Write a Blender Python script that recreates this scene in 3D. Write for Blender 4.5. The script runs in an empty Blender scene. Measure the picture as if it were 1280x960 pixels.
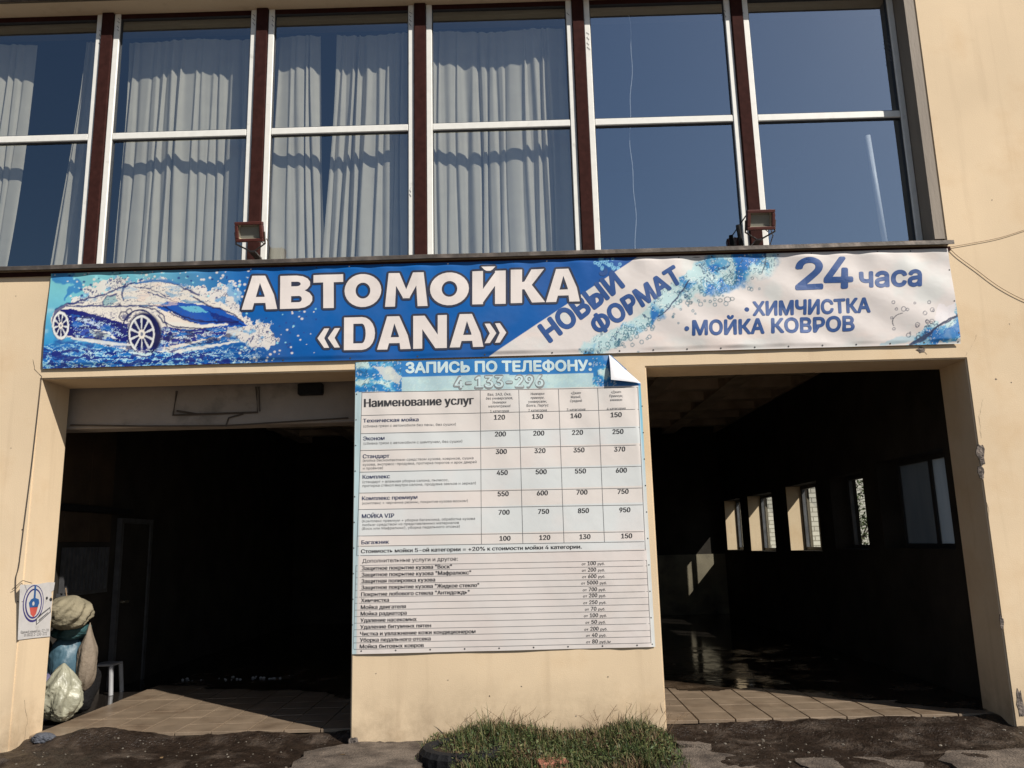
import bpy, bmesh, math, random
import numpy as np
from mathutils import Vector, Matrix, noise as mnoise

random.seed(7)
RNG = np.random.default_rng(11)
SC = bpy.context.scene

# ------------------------------------------------------------------ camera
F_PX = 1014.236          # focal length for a 1280 px wide picture
CAM = np.array([0.0, -7.1846, 1.6])
YAW, PITCH, ROLL = -0.0077557, 0.1922564, -0.0253625
_F = np.array([math.sin(YAW)*math.cos(PITCH), math.cos(YAW)*math.cos(PITCH), math.sin(PITCH)])
_R = np.array([math.cos(YAW), -math.sin(YAW), 0.0])
_U = np.cross(_R, _F)
_R2 = math.cos(ROLL)*_R + math.sin(ROLL)*_U
_U2 = -math.sin(ROLL)*_R + math.cos(ROLL)*_U
cam_data = bpy.data.cameras.new('camera')
cam_data.sensor_width = 36.0
cam_data.lens = F_PX/1280*36.0
cam_data.clip_start = 0.05
cam_data.clip_end = 3000
cam = bpy.data.objects.new('camera', cam_data)
SC.collection.objects.link(cam)
M = Matrix(((_R2[0], _U2[0], -_F[0], CAM[0]), (_R2[1], _U2[1], -_F[1], CAM[1]), (_R2[2], _U2[2], -_F[2], CAM[2]), (0, 0, 0, 1)))
cam.matrix_world = M
SC.camera = cam

# ------------------------------------------------------------------ daylight
SUN = Vector((1.1, -1.0, 1.24))
world = bpy.data.worlds.new('World'); SC.world = world; world.use_nodes = True
wn = world.node_tree.nodes; wl = world.node_tree.links
bg = wn['Background']
sky = wn.new('ShaderNodeTexSky'); sky.sky_type = 'NISHITA'; sky.sun_disc = False
sky.sun_elevation = math.atan2(SUN.z, math.hypot(SUN.x, SUN.y))
sky.sun_rotation = math.atan2(SUN.x, SUN.y)
sky.air_density = 1.15; sky.dust_density = .8; sky.ozone_density = 3.0
wl.new(sky.outputs[0], bg.inputs['Color']); bg.inputs['Strength'].default_value = 0.052
sd = bpy.data.lights.new('sun', 'SUN'); sd.energy = 4.6; sd.angle = math.radians(0.53); sd.color = (1.0, 0.94, 0.85)
sun = bpy.data.objects.new('sun', sd); SC.collection.objects.link(sun)
sun.rotation_euler = (-SUN).to_track_quat('-Z', 'Y').to_euler()
SC.view_settings.view_transform = 'Standard'; SC.view_settings.look = 'None'
SC.view_settings.exposure = 0.42; SC.view_settings.gamma = 1.0; SC.view_settings.use_curve_mapping = False
SC.cycles.transparent_max_bounces = 24
SC.cycles.max_bounces = 8
SC.cycles.sample_clamp_indirect = 4.0

# ------------------------------------------------------------------ helpers
def at_plane(px, py, axis, val):
    d = _F + _R2*(px-640)/F_PX - _U2*(py-480)/F_PX
    t = (val - CAM[axis])/d[axis]
    return CAM + t*d
def wall(px, py, y=0.0):
    p = at_plane(px, py, 1, y); return p[0], p[2]
def srgb(r, g, b, k=1.0):
    return tuple((((c/255+0.055)/1.055)**2.4 if c > 10 else c/255/12.92)*k for c in (r, g, b))

def link(o): SC.collection.objects.link(o); return o
def tag(o, label=None, cat=None, group=None, kind=None):
    if label: o['label'] = label
    if cat: o['category'] = cat
    if group: o['group'] = group
    if kind: o['kind'] = kind
    return o
def empty(name, loc=(0, 0, 0), parent=None, rz=0):
    o = bpy.data.objects.new(name, None); link(o); o.location = loc; o.rotation_euler = (0, 0, rz); o.empty_display_size = .1
    o.parent = parent
    return o
def obj(name, me, mat=None, parent=None, smooth=False):
    if isinstance(me, bmesh.types.BMesh):
        bm = me; me = bpy.data.meshes.new(name); bm.to_mesh(me); bm.free()
    o = bpy.data.objects.new(name, me); link(o)
    if mat is not None and not me.materials: me.materials.append(mat)
    o.parent = parent
    if smooth:
        me.polygons.foreach_set('use_smooth', [True]*len(me.polygons)); me.update()
    return o
def box(bm, x0, x1, y0, y1, z0, z1, mat_idx=0):
    v = [bm.verts.new(p) for p in ((x0,y0,z0),(x1,y0,z0),(x1,y1,z0),(x0,y1,z0),(x0,y0,z1),(x1,y0,z1),(x1,y1,z1),(x0,y1,z1))]
    for f in ((0,3,2,1),(4,5,6,7),(0,1,5,4),(1,2,6,5),(2,3,7,6),(3,0,4,7)):
        fc = bm.faces.new([v[i] for i in f]); fc.material_index = mat_idx
    return v
def bevel(bm, w, seg=1):
    bmesh.ops.bevel(bm, geom=bm.edges[:], offset=w, segments=seg, affect='EDGES', clamp_overlap=True)
    return bm
def boxo(name, x0, x1, y0, y1, z0, z1, mat, parent=None, bw=0.0):
    bm = bmesh.new(); box(bm, x0, x1, y0, y1, z0, z1)
    if bw: bevel(bm, bw)
    return obj(name, bm, mat, parent)
def tube(bm, pts, r, n=6, r_end=None):
    pts = [Vector(p) for p in pts]; rings = []
    for i, p in enumerate(pts):
        t = (pts[min(i+1, len(pts)-1)] - pts[max(i-1, 0)]).normalized()
        a = t.cross(Vector((0, 0, 1)))
        if a.length < .05: a = t.cross(Vector((0, 1, 0)))
        a.normalize(); b = t.cross(a)
        rr = r if r_end is None else r + (r_end-r)*i/(len(pts)-1)
        rings.append([bm.verts.new(p + a*math.cos(2*math.pi*k/n)*rr + b*math.sin(2*math.pi*k/n)*rr) for k in range(n)])
    for i in range(len(rings)-1):
        for k in range(n):
            bm.faces.new((rings[i][k], rings[i][(k+1) % n], rings[i+1][(k+1) % n], rings[i+1][k]))
    bm.faces.new(rings[0][::-1]); bm.faces.new(rings[-1])
    return bm
def prism(bm, pts2, y0, y1):
    """polygon in X,Z given depth y0..y1"""
    a = [bm.verts.new((x, y0, z)) for x, z in pts2]; b = [bm.verts.new((x, y1, z)) for x, z in pts2]
    n = len(a)
    bm.faces.new(a); bm.faces.new(b[::-1])
    for i in range(n): bm.faces.new((a[i], b[i], b[(i+1) % n], a[(i+1) % n]))
    bmesh.ops.recalc_face_normals(bm, faces=bm.faces[:])

# ------------------------------------------------------------------ materials
def mat(name, col, rough=.8, metal=0.0, spec=.5, n_scale=8, n_amt=.15, bump=0.0, b_scale=60, col2=None, col2_scale=2.0, col2_lo=.5, col2_hi=.7, detail=6, coord='Object', stretch=(1,1,1), rough_var=0.0):
    m = bpy.data.materials.new(name); m.use_nodes = True
    nt = m.node_tree; N = nt.nodes; L = nt.links
    b = N['Principled BSDF']
    b.inputs['Roughness'].default_value = rough; b.inputs['Metallic'].default_value = metal
    b.inputs['Specular IOR Level'].default_value = spec
    tc = N.new('ShaderNodeTexCoord'); mp = N.new('ShaderNodeMapping'); mp.inputs['Scale'].default_value = stretch
    L.new(tc.outputs[coord], mp.inputs['Vector'])
    nz = N.new('ShaderNodeTexNoise'); nz.inputs['Scale'].default_value = n_scale; nz.inputs['Detail'].default_value = detail
    L.new(mp.outputs[0], nz.inputs['Vector'])
    mr = N.new('ShaderNodeMapRange'); mr.inputs[1].default_value = .25; mr.inputs[2].default_value = .75
    mr.inputs[3].default_value = 1-n_amt; mr.inputs[4].default_value = 1+n_amt
    L.new(nz.outputs['Fac'], mr.inputs[0])
    base = None
    if col2 is not None:
        n2 = N.new('ShaderNodeTexNoise'); n2.inputs['Scale'].default_value = col2_scale; n2.inputs['Detail'].default_value = 8
        n2.inputs['Roughness'].default_value = .62
        L.new(mp.outputs[0], n2.inputs['Vector'])
        r2 = N.new('ShaderNodeMapRange'); r2.inputs[1].default_value = col2_lo; r2.inputs[2].default_value = col2_hi
        L.new(n2.outputs['Fac'], r2.inputs[0])
        mx = N.new('ShaderNodeMix'); mx.data_type = 'RGBA'; mx.inputs[6].default_value = (*col, 1); mx.inputs[7].default_value = (*col2, 1)
        L.new(r2.outputs[0], mx.inputs[0]); base = mx.outputs[2]
        if rough_var:
            rr = N.new('ShaderNodeMapRange'); rr.inputs[3].default_value = rough; rr.inputs[4].default_value = rough_var
            L.new(r2.outputs[0], rr.inputs[0]); L.new(rr.outputs[0], b.inputs['Roughness'])
    vm = N.new('ShaderNodeVectorMath'); vm.operation = 'SCALE'
    if base is None: vm.inputs[0].default_value = col
    else: L.new(base, vm.inputs[0])
    L.new(mr.outputs[0], vm.inputs['Scale']); L.new(vm.outputs[0], b.inputs['Base Color'])
    if bump:
        nb = N.new('ShaderNodeTexNoise'); nb.inputs['Scale'].default_value = b_scale; nb.inputs['Detail'].default_value = 5
        L.new(mp.outputs[0], nb.inputs['Vector'])
        bp = N.new('ShaderNodeBump'); bp.inputs['Strength'].default_value = bump; bp.inputs['Distance'].default_value = .02
        L.new(nb.outputs['Fac'], bp.inputs['Height']); L.new(bp.outputs[0], b.inputs['Normal'])
    return m

MT = {}
MT['plaster'] = mat('plaster_yellow', srgb(226,203,171,.83), .9, spec=.15, n_scale=1.3, n_amt=.06, bump=.10, b_scale=110, col2=srgb(214,182,142,.78), col2_scale=1.1, col2_lo=.52, col2_hi=.85)
# splash dirt close to the ground on the plaster: real grime, keyed to height
def add_grime(m, z_hi=.55, col=(.13,.085,.05)):
    nt = m.node_tree; N = nt.nodes; L = nt.links; b = N['Principled BSDF']
    src = b.inputs['Base Color'].links[0].from_socket
    geo = N.new('ShaderNodeNewGeometry'); sp = N.new('ShaderNodeSeparateXYZ'); L.new(geo.outputs['Position'], sp.inputs[0])
    nz = N.new('ShaderNodeTexNoise'); nz.inputs['Scale'].default_value = 3.2; nz.inputs['Detail'].default_value = 9; nz.inputs['Roughness'].default_value = .7
    L.new(geo.outputs['Position'], nz.inputs['Vector'])
    h = N.new('ShaderNodeMapRange'); h.inputs[1].default_value = 0; h.inputs[2].default_value = z_hi; h.inputs[3].default_value = .62; h.inputs[4].default_value = 0
    L.new(sp.outputs[2], h.inputs[0])
    mu = N.new('ShaderNodeMath'); mu.operation = 'MULTIPLY'; L.new(h.outputs[0], mu.inputs[0])
    r = N.new('ShaderNodeMapRange'); r.inputs[1].default_value = .35; r.inputs[2].default_value = .7; L.new(nz.outputs['Fac'], r.inputs[0])
    L.new(r.outputs[0], mu.inputs[1])
    mx = N.new('ShaderNodeMix'); mx.data_type = 'RGBA'; L.new(mu.outputs[0], mx.inputs[0]); L.new(src, mx.inputs[6]); mx.inputs[7].default_value = (*col, 1)
    # thin vertical run-down streaks
    mp = N.new('ShaderNodeMapping'); mp.inputs['Scale'].default_value = (5.5, 5.5, .35); L.new(geo.outputs['Position'], mp.inputs['Vector'])
    ns = N.new('ShaderNodeTexNoise'); ns.inputs['Scale'].default_value = 1.6; ns.inputs['Detail'].default_value = 5; L.new(mp.outputs[0], ns.inputs['Vector'])
    rs = N.new('ShaderNodeMapRange'); rs.inputs[1].default_value = .56; rs.inputs[2].default_value = .8; rs.inputs[4].default_value = .22; L.new(ns.outputs['Fac'], rs.inputs[0])
    m2 = N.new('ShaderNodeMix'); m2.data_type = 'RGBA'; L.new(rs.outputs[0], m2.inputs[0]); L.new(mx.outputs[2], m2.inputs[6]); m2.inputs[7].default_value = (.30,.21,.13,1)
    n4 = N.new('ShaderNodeTexNoise'); n4.inputs['Scale'].default_value = .55; n4.inputs['Detail'].default_value = 3; L.new(geo.outputs['Position'], n4.inputs['Vector'])
    r4 = N.new('ShaderNodeMapRange'); r4.inputs[1].default_value = .35; r4.inputs[2].default_value = .65; r4.inputs[3].default_value = .94; r4.inputs[4].default_value = 1.05; L.new(n4.outputs['Fac'], r4.inputs[0])
    n5 = N.new('ShaderNodeTexNoise'); n5.inputs['Scale'].default_value = 210; n5.inputs['Detail'].default_value = 2; L.new(geo.outputs['Position'], n5.inputs['Vector'])
    r5 = N.new('ShaderNodeMapRange'); r5.inputs[1].default_value = .3; r5.inputs[2].default_value = .7; r5.inputs[3].default_value = .95; r5.inputs[4].default_value = 1.05; L.new(n5.outputs['Fac'], r5.inputs[0])
    mm = N.new('ShaderNodeMath'); mm.operation = 'MULTIPLY'; L.new(r4.outputs[0], mm.inputs[0]); L.new(r5.outputs[0], mm.inputs[1])
    vs = N.new('ShaderNodeVectorMath'); vs.operation = 'SCALE'; L.new(m2.outputs[2], vs.inputs[0]); L.new(mm.outputs[0], vs.inputs['Scale'])
    L.new(vs.outputs[0], b.inputs['Base Color'])
add_grime(MT['plaster'])
MT['white_paint'] = mat('window_white', (.70,.69,.65), .45, n_scale=14, n_amt=.06, col2=(.45,.43,.39), col2_scale=9, col2_lo=.62, col2_hi=.8)
MT['brown_metal'] = mat('brown_strip', (.034,.012,.010), .85, spec=.08, n_scale=20, n_amt=.25, bump=.1)
MT['ledge'] = mat('ledge_tin', (.085,.07,.06), .5, metal=.3, n_scale=10, n_amt=.35, bump=.15, b_scale=25, col2=(.16,.13,.11), col2_scale=5)
MT['soffit'] = mat('soffit_paint', (.13,.11,.08), .85, n_scale=3, n_amt=.2, bump=.2)
MT['reveal_board'] = mat('reveal_board', (.20,.165,.13), .7, n_scale=5, n_amt=.2, bump=.15, stretch=(1,1,.2))
MT['rag'] = mat('rag_grey', (.06,.065,.08), .8, n_amt=.3, bump=.5)
MT['leaf_dry'] = mat('dry_leaf', (.16,.10,.045), .8, n_amt=.3)
MT['sun_patch_lift'] = mat('sun_patch_tone', (.17,.145,.10), .7, n_scale=2.5, n_amt=.4, bump=.2, col2=(.04,.03,.025), col2_scale=1.4)  # paler tone that brightens the sun patch low on the back wall
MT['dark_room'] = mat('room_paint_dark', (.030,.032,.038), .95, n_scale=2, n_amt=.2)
MT['shade_dark_wall'] = mat('shade_dark_wall', (.030,.026,.022), .9, n_scale=2.5, n_amt=.4, bump=.3, b_scale=20, spec=.15)  # hall walls: the deep interior shade is put into this near-black base colour
MT['shade_dark_brown'] = mat('shade_dark_brown', (.050,.034,.022), .85, n_scale=2.5, n_amt=.45, bump=.3, b_scale=14, spec=.2)  # brown boards, with the hall's shade also put into their colour
MT['ceiling'] = mat('ceiling_whitewash', (.42,.33,.24), .9, n_scale=3, n_amt=.3, bump=.2, spec=.1)
MT['beam'] = mat('beam_grey', (.29,.25,.215), .85, n_scale=2.2, n_amt=.18, bump=.25, b_scale=30, col2=(.14,.12,.10), col2_scale=2.5, col2_lo=.55, col2_hi=.75)
MT['tile'] = mat('floor_tile', (.20,.15,.105), .34, n_scale=5, n_amt=.2, bump=.08, b_scale=50, col2=(.13,.09,.06), col2_scale=3, col2_lo=.5, col2_hi=.72, coord='Generated')
def tile_world(m):
    nt = m.node_tree
    g = nt.nodes.new('ShaderNodeNewGeometry')
    for n in nt.nodes:
        if n.type == 'MAPPING': nt.links.new(g.outputs['Position'], n.inputs['Vector'])
tile_world(MT['tile'])
MT['wet_floor'] = mat('wet_floor', (.018,.015,.013), .10, n_scale=3, n_amt=.3, bump=.05, b_scale=3.5, spec=.5)
MT['mud'] = mat('mud', (.020,.013,.009), .38, n_scale=16, n_amt=.5, bump=.9, b_scale=45, col2=(.062,.044,.031), col2_scale=3.5, col2_lo=.5, col2_hi=.72, spec=.4, rough_var=.85)
MT['concrete'] = mat('yard_concrete', (.125,.098,.076), .85, n_scale=14, n_amt=.35, bump=.8, b_scale=60, col2=(.035,.024,.017), col2_scale=2.6, col2_lo=.44, col2_hi=.62)
MT['stone'] = mat('pebble', (.14,.12,.095), .8, n_scale=20, n_amt=.3, bump=.3)
MT['wire'] = mat('wire_dark', (.06,.045,.035), .6)
MT['wire_tan'] = mat('wire_tan', (.20,.13,.075), .7)
MT['black'] = mat('black_rubber', (.009,.009,.010), .8, spec=.2, n_scale=15, n_amt=.3, bump=.5, b_scale=40)
MT['ink'] = mat('ink_black', (.030,.030,.034), .6, n_amt=.1)
MT['ink_soft'] = mat('ink_grey', (.12,.12,.125), .6, n_amt=.1)
MT['ink_pale'] = mat('ink_pale', (.22,.23,.235), .6, n_amt=.1)
MT['ink_navy'] = mat('ink_navy', (.020,.030,.085), .5, n_amt=.1)
MT['ink_blue'] = mat('ink_blue', (.010,.058,.215), .5, n_amt=.1)
MT['ink_white'] = mat('ink_white', (.66,.60,.57), .5, n_scale=5, n_amt=.05)
MT['ink_cyan'] = mat('ink_cyan', (.50,.62,.64), .5, n_amt=.08)
MT['outline'] = mat('ink_outline', (.022,.026,.050), .5, n_amt=.1)
MT['lamp_red'] = mat('lamp_redbrown', (.075,.017,.012), .45, n_scale=20, n_amt=.25)
MT['lamp_glass'] = mat('lamp_glass', (.20,.20,.17), .15, n_amt=.1)
MT['lamp_chrome'] = mat('lamp_reflector', (.55,.50,.40), .25, metal=.8)
MT['chip_or_shadow'] = mat('broken_plaster_or_shadow', (.17,.14,.12), .95, n_scale=30, n_amt=.5, bump=1.0, b_scale=50, col2=(.055,.045,.04), col2_scale=14, col2_lo=.45, col2_hi=.6)
MT['bag'] = mat('bag_plastic', (.27,.265,.20), .4, n_scale=9, n_amt=.3, bump=.7, b_scale=14)
MT['bag_blue'] = mat('bag_blue', (.045,.095,.13), .5, n_scale=8, n_amt=.25, bump=.4, b_scale=12)
MT['bag_tan'] = mat('sack_tan', (.17,.135,.10), .8, n_scale=9, n_amt=.2, bump=.5, b_scale=30)
MT['cloth'] = mat('old_cloth', (.19,.165,.11), .85, n_scale=8, n_amt=.25, bump=.5, b_scale=40)
MT['teal_cloth'] = mat('teal_cloth', (.015,.055,.06), .7, n_amt=.3)
MT['lilac_bag'] = mat('lilac_bag', (.12,.11,.19), .7, n_amt=.3)
MT['plastic_white'] = mat('stool_plastic', (.30,.30,.31), .5, n_amt=.15)
MT['sign_white'] = mat('sign_sheet', (.55,.53,.52), .5, n_scale=12, n_amt=.08, col2=(.38,.36,.34), col2_scale=9, col2_lo=.6, col2_hi=.75)
MT['sign_blue'] = mat('sign_blue', (.045,.040,.17), .5, n_amt=.2)
MT['sign_blue2'] = mat('sign_blue2', (.03,.10,.28), .5, n_amt=.2)
MT['sign_red'] = mat('sign_red', (.50,.09,.07), .5, n_amt=.2)
MT['pipe_white'] = mat('pipe_white', (.86,.87,.88), .4, n_amt=.05)
MT['brick_red'] = mat('brick_red', (.26,.10,.06), .85, n_scale=20, n_amt=.3, bump=.5)
MT['flap'] = mat('banner_back', (.60,.60,.63), .6, n_scale=7, n_amt=.08)
MT['foliage'] = mat('foliage', (.07,.095,.03), .7, n_scale=3, n_amt=.4)
MT['bark'] = mat('bark', (.07,.05,.035), .9, n_scale=8, n_amt=.3, bump=.5)
MT['old_steel'] = mat('old_steel', (.10,.10,.105), .5, metal=.4, n_scale=10, n_amt=.3)

def glass_mat(name, tint, gain, bias):
    m = bpy.data.materials.new(name); m.use_nodes = True
    nt = m.node_tree; N = nt.nodes; L = nt.links
    N.remove(N['Principled BSDF']); out = N['Material Output']
    tr = N.new('ShaderNodeBsdfTransparent'); tr.inputs[0].default_value = (*tint, 1)
    gl = N.new('ShaderNodeBsdfGlossy'); gl.inputs['Roughness'].default_value = .0; gl.inputs[0].default_value = (.80,.90,1,1)
    # slight waviness of real float glass
    tc = N.new('ShaderNodeTexCoord'); nz = N.new('ShaderNodeTexNoise'); nz.inputs['Scale'].default_value = .9; nz.inputs['Detail'].default_value = 1
    L.new(tc.outputs['Object'], nz.inputs['Vector'])
    bp = N.new('ShaderNodeBump'); bp.inputs['Strength'].default_value = .10; bp.inputs['Distance'].default_value = .02; L.new(nz.outputs['Fac'], bp.inputs['Height'])
    L.new(bp.outputs[0], gl.inputs['Normal'])
    lw = N.new('ShaderNodeLayerWeight'); lw.inputs['Blend'].default_value = .5
    fr = N.new('ShaderNodeMath'); fr.operation = 'POWER'; fr.inputs[1].default_value = 4; L.new(lw.outputs['Facing'], fr.inputs[0])
    ma = N.new('ShaderNodeMath'); ma.operation = 'MULTIPLY_ADD'; ma.inputs[1].default_value = gain; ma.inputs[2].default_value = bias; ma.use_clamp = True
    L.new(fr.outputs[0], ma.inputs[0])
    mx = N.new('ShaderNodeMixShader'); L.new(ma.outputs[0], mx.inputs[0]); L.new(tr.outputs[0], mx.inputs[1]); L.new(gl.outputs[0], mx.inputs[2])
    L.new(mx.outputs[0], out.inputs['Surface'])
    return m
MT['glass'] = glass_mat('window_glass', (.85,.87,.86), .9, .27)
MT['glass_right'] = glass_mat('window_glass_right', (.86,.90,.92), .9, .46)
MT['glass_plain'] = glass_mat('side_glass', (.9,.93,.92), .9, .08)
m = mat('frosted_film', (.16,.19,.20), .6, n_scale=3, n_amt=.25, stretch=(1, 1, .3)); MT['frosted'] = m
m = mat('curtain_cloth', (.49,.47,.42), .9, n_scale=6, n_amt=.06, spec=.05); MT['curtain'] = m
def frosted(nm, k):
    m = bpy.data.materials.new(nm); m.use_nodes = True
    nt = m.node_tree; N = nt.nodes; L = nt.links; N.remove(N['Principled BSDF'])
    t = N.new('ShaderNodeBsdfTranslucent'); d = N.new('ShaderNodeBsdfDiffuse'); d.inputs[0].default_value = (.07,.08,.085,1)
    g = N.new('ShaderNodeNewGeometry'); mp = N.new('ShaderNodeMapping'); mp.inputs['Scale'].default_value = (3, 3, .6); L.new(g.outputs['Position'], mp.inputs[0])
    nz = N.new('ShaderNodeTexNoise'); nz.inputs['Scale'].default_value = 1.6; L.new(mp.outputs[0], nz.inputs['Vector'])
    mx = N.new('ShaderNodeMix'); mx.data_type = 'RGBA'; mx.inputs[6].default_value = (.30*k,.36*k,.40*k,1); mx.inputs[7].default_value = (.75*k,.76*k,.74*k,1); L.new(nz.outputs['Fac'], mx.inputs[0])
    L.new(mx.outputs[2], t.inputs[0]); s_ = N.new('ShaderNodeMixShader'); s_.inputs[0].default_value = .3; L.new(t.outputs[0], s_.inputs[1]); L.new(d.outputs[0], s_.inputs[2])
    L.new(s_.outputs[0], N['Material Output'].inputs['Surface']); return m
MT['frosted_pane'] = frosted('frosted_pane', 1.0); MT['frosted_dim'] = frosted('frosted_dim', .22)
def white_block():
    m = bpy.data.materials.new('white_block_brick'); m.use_nodes = True
    nt = m.node_tree; N = nt.nodes; L = nt.links; b = N['Principled BSDF']; b.inputs['Roughness'].default_value = .85
    g = N.new('ShaderNodeNewGeometry'); sp = N.new('ShaderNodeSeparateXYZ'); L.new(g.outputs['Position'], sp.inputs[0])
    ad = N.new('ShaderNodeMath'); L.new(sp.outputs[0], ad.inputs[0]); L.new(sp.outputs[1], ad.inputs[1])
    cb = N.new('ShaderNodeCombineXYZ'); L.new(ad.outputs[0], cb.inputs[0]); L.new(sp.outputs[2], cb.inputs[1])
    br = N.new('ShaderNodeTexBrick'); L.new(cb.outputs[0], br.inputs['Vector'])
    br.inputs['Scale'].default_value = 1; br.inputs['Brick Width'].default_value = .25; br.inputs['Row Height'].default_value = .075; br.inputs['Mortar Size'].default_value = .008
    br.inputs['Color1'].default_value = (.62,.60,.52,1); br.inputs['Color2'].default_value = (.50,.48,.42,1); br.inputs['Mortar'].default_value = (.2,.19,.16,1)
    L.new(br.outputs['Color'], b.inputs['Base Color'])
    return m
MT['white_block'] = white_block()

def grass_mat():
    m = bpy.data.materials.new('grass_blades'); m.use_nodes = True
    nt = m.node_tree; N = nt.nodes; L = nt.links; b = N['Principled BSDF']; b.inputs['Roughness'].default_value = .6; b.inputs['Specular IOR Level'].default_value = .3
    a = N.new('ShaderNodeAttribute'); a.attribute_name = 'tint'
    L.new(a.outputs['Color'], b.inputs['Base Color'])
    return m
MT['grass'] = grass_mat()
def print_mat(name):
    m = bpy.data.materials.new(name); m.use_nodes = True
    nt = m.node_tree; N = nt.nodes; L = nt.links; b = N['Principled BSDF']
    b.inputs['Roughness'].default_value = .55; b.inputs['Specular IOR Level'].default_value = .22
    a = N.new('ShaderNodeAttribute'); a.attribute_name = 'print'
    # faint dust over the vinyl
    tc = N.new('ShaderNodeTexCoord'); nz = N.new('ShaderNodeTexNoise'); nz.inputs['Scale'].default_value = 2.2; nz.inputs['Detail'].default_value = 9
    L.new(tc.outputs['Object'], nz.inputs['Vector'])
    r = N.new('ShaderNodeMapRange'); r.inputs[1].default_value = .45; r.inputs[2].default_value = .8; r.inputs[4].default_value = .08; L.new(nz.outputs['Fac'], r.inputs[0])
    mx = N.new('ShaderNodeMix'); mx.data_type = 'RGBA'; L.new(r.outputs[0], mx.inputs[0]); L.new(a.outputs['Color'], mx.inputs[6]); mx.inputs[7].default_value = (.33,.28,.23,1)
    L.new(mx.outputs[2], b.inputs['Base Color'])
    return m
MT['print'] = print_mat('printed_vinyl')

# ------------------------------------------------------------------ dimensions (metres)
XL0, XL1 = -4.335, -1.480      # left bay
XR0, XR1 = 1.161, 4.038        # right bay
ZL, ZR = 3.160, 3.121          # lintel heights
D = .47                        # wall thickness
LEDGE = 4.215
ZTOP = 7.02
XWL, XWR = -7.3, 4.004         # window band
YW = .23                       # window plane

# ------------------------------------------------------------------ ground
def height_noise(x, y, s, a): return mnoise.noise(Vector((x*s, y*s, 3.3)))*a
def sheet(name, x0, x1, y0, y1, nx, ny, fz, m, parent=None, kind='structure', keep=None):
    xs = np.linspace(x0, x1, nx); ys = np.linspace(y0, y1, ny)
    vs = [(x, y, fz(x, y)) for y in ys for x in xs]
    fs = [(j*nx+i, j*nx+i+1, (j+1)*nx+i+1, (j+1)*nx+i) for j in range(ny-1) for i in range(nx-1)]
    if keep: fs = [f for f in fs if keep(sum(vs[i][0] for i in f)/4, sum(vs[i][1] for i in f)/4)]
    me = bpy.data.meshes.new(name); me.from_pydata(vs, [], fs); me.update()
    o = obj(name, me, m, parent, True)
    if kind: o['kind'] = kind
    return o
g = sheet('ground', -900, 900, -900, 900, 3, 3, lambda x, y: -.10, MT['concrete'])
def mud_z(x, y):
    z = -.02 + height_noise(x, y, 2.3, .035) + height_noise(x+7, y, 7.5, .016) + height_noise(x, y+3, 21, .008)
    z += .075*math.exp(-((x+3.75)**2/.09 + (y-.30)**2/.02))       # earth heaped on the tile edge
    z += .05*math.exp(-((x-3.3)**2/.5 + (y+.05)**2/.03))
    z -= .02*math.exp(-((x-2.0)**2/1.2 + (y+.62)**2/.02))
    lap = mnoise.noise(Vector((x*1.9, 4.2, 0)))*.06+mnoise.noise(Vector((x*7.0, 1.2, 0)))*.03
    z += .058*math.exp(-((y-.23-max(lap, -.03))/.13)**2)
    if y > .30: z -= (y-.30)*.6
    return z
mud = sheet('mud_strip', -9, 9, -1.6, .62, 460, 100, mud_z, MT['mud'])
# thin concrete yard in front of the mud
def yard_z(x, y): return -.045 + height_noise(x, y, 1.4, .02) + height_noise(x, y, 9, .006)
yard = sheet('yard', -14, 14, -10, -1.55, 120, 50, yard_z, MT['concrete'])
def slab(label, pts, z, th=.08, seed=0):
    """a broken piece of concrete paving with a ragged edge"""
    rnd = random.Random(seed); P = []
    n = len(pts)
    for i in range(n):
        a = Vector(pts[i]); b = Vector(pts[(i+1) % n])
        k = max(2, int((b-a).length/.07))
        for j in range(k):
            p = a.lerp(b, j/k); w_ = Vector((height_noise(p.x, p.y+seed, 4, .07), height_noise(p.x+5, p.y+seed, 4, .07))); P.append((p.x+w_.x+rnd.uniform(-.018, .018), p.y+w_.y+rnd.uniform(-.018, .018)))
    bm = bmesh.new(); top = [bm.verts.new((x, y, z+height_noise(x, y, 4, .01))) for x, y in P]; bot = [bm.verts.new((x*1.0, y, z-th)) for x, y in P]
    bm.faces.new(top)
    for i in range(len(P)): bm.faces.new((top[i], bot[i], bot[(i+1) % len(P)], top[(i+1) % len(P)]))
    bmesh.ops.recalc_face_normals(bm, faces=bm.faces[:])
    bmesh.ops.triangulate(bm, faces=[f for f in bm.faces if len(f.verts) > 4])
    o = obj('concrete_slab', bm, MT['concrete']); tag(o, label, 'paving slab', 'broken concrete slabs lying in the mud')
slab('broken grey concrete slab against the pier left of the grass', [(-1.78,-.30),(-1.55,-.02),(-.88,-.02),(-.80,-.5),(-.9,-1.2),(-1.9,-1.25),(-1.75,-.75)], .000, seed=1)
slab('pale concrete slab right of the grass in front of the right bay', [(1.08,-.46),(1.32,-.42),(1.55,-.72),(1.75,-1.3),(1.0,-1.3),(1.02,-.8)], -.004, seed=2)
slab('small concrete fragment at the right foot of the pier', [(1.14,-.30),(1.38,-.30),(1.43,-.40),(1.16,-.40)], .02, .05, seed=3)
slab('large broken concrete slab at the bottom right in front of the right bay', [(3.10,-.74),(3.75,-.66),(4.4,-.78),(4.6,-1.4),(3.0,-1.4),(2.95,-.95)], -.002, seed=4)
slab('concrete slab lying left of the large slab in front of the right bay', [(2.0,-.80),(2.55,-.78),(2.8,-.98),(2.7,-1.4),(2.0,-1.4)], -.014, seed=5)
slab('concrete slab at the foot of the left outer wall', [(-5.6,-.03),(-4.45,-.05),(-4.15,-.28),(-4.2,-.55),(-4.5,-.9),(-5.8,-.9)], -.004, seed=6)
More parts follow.
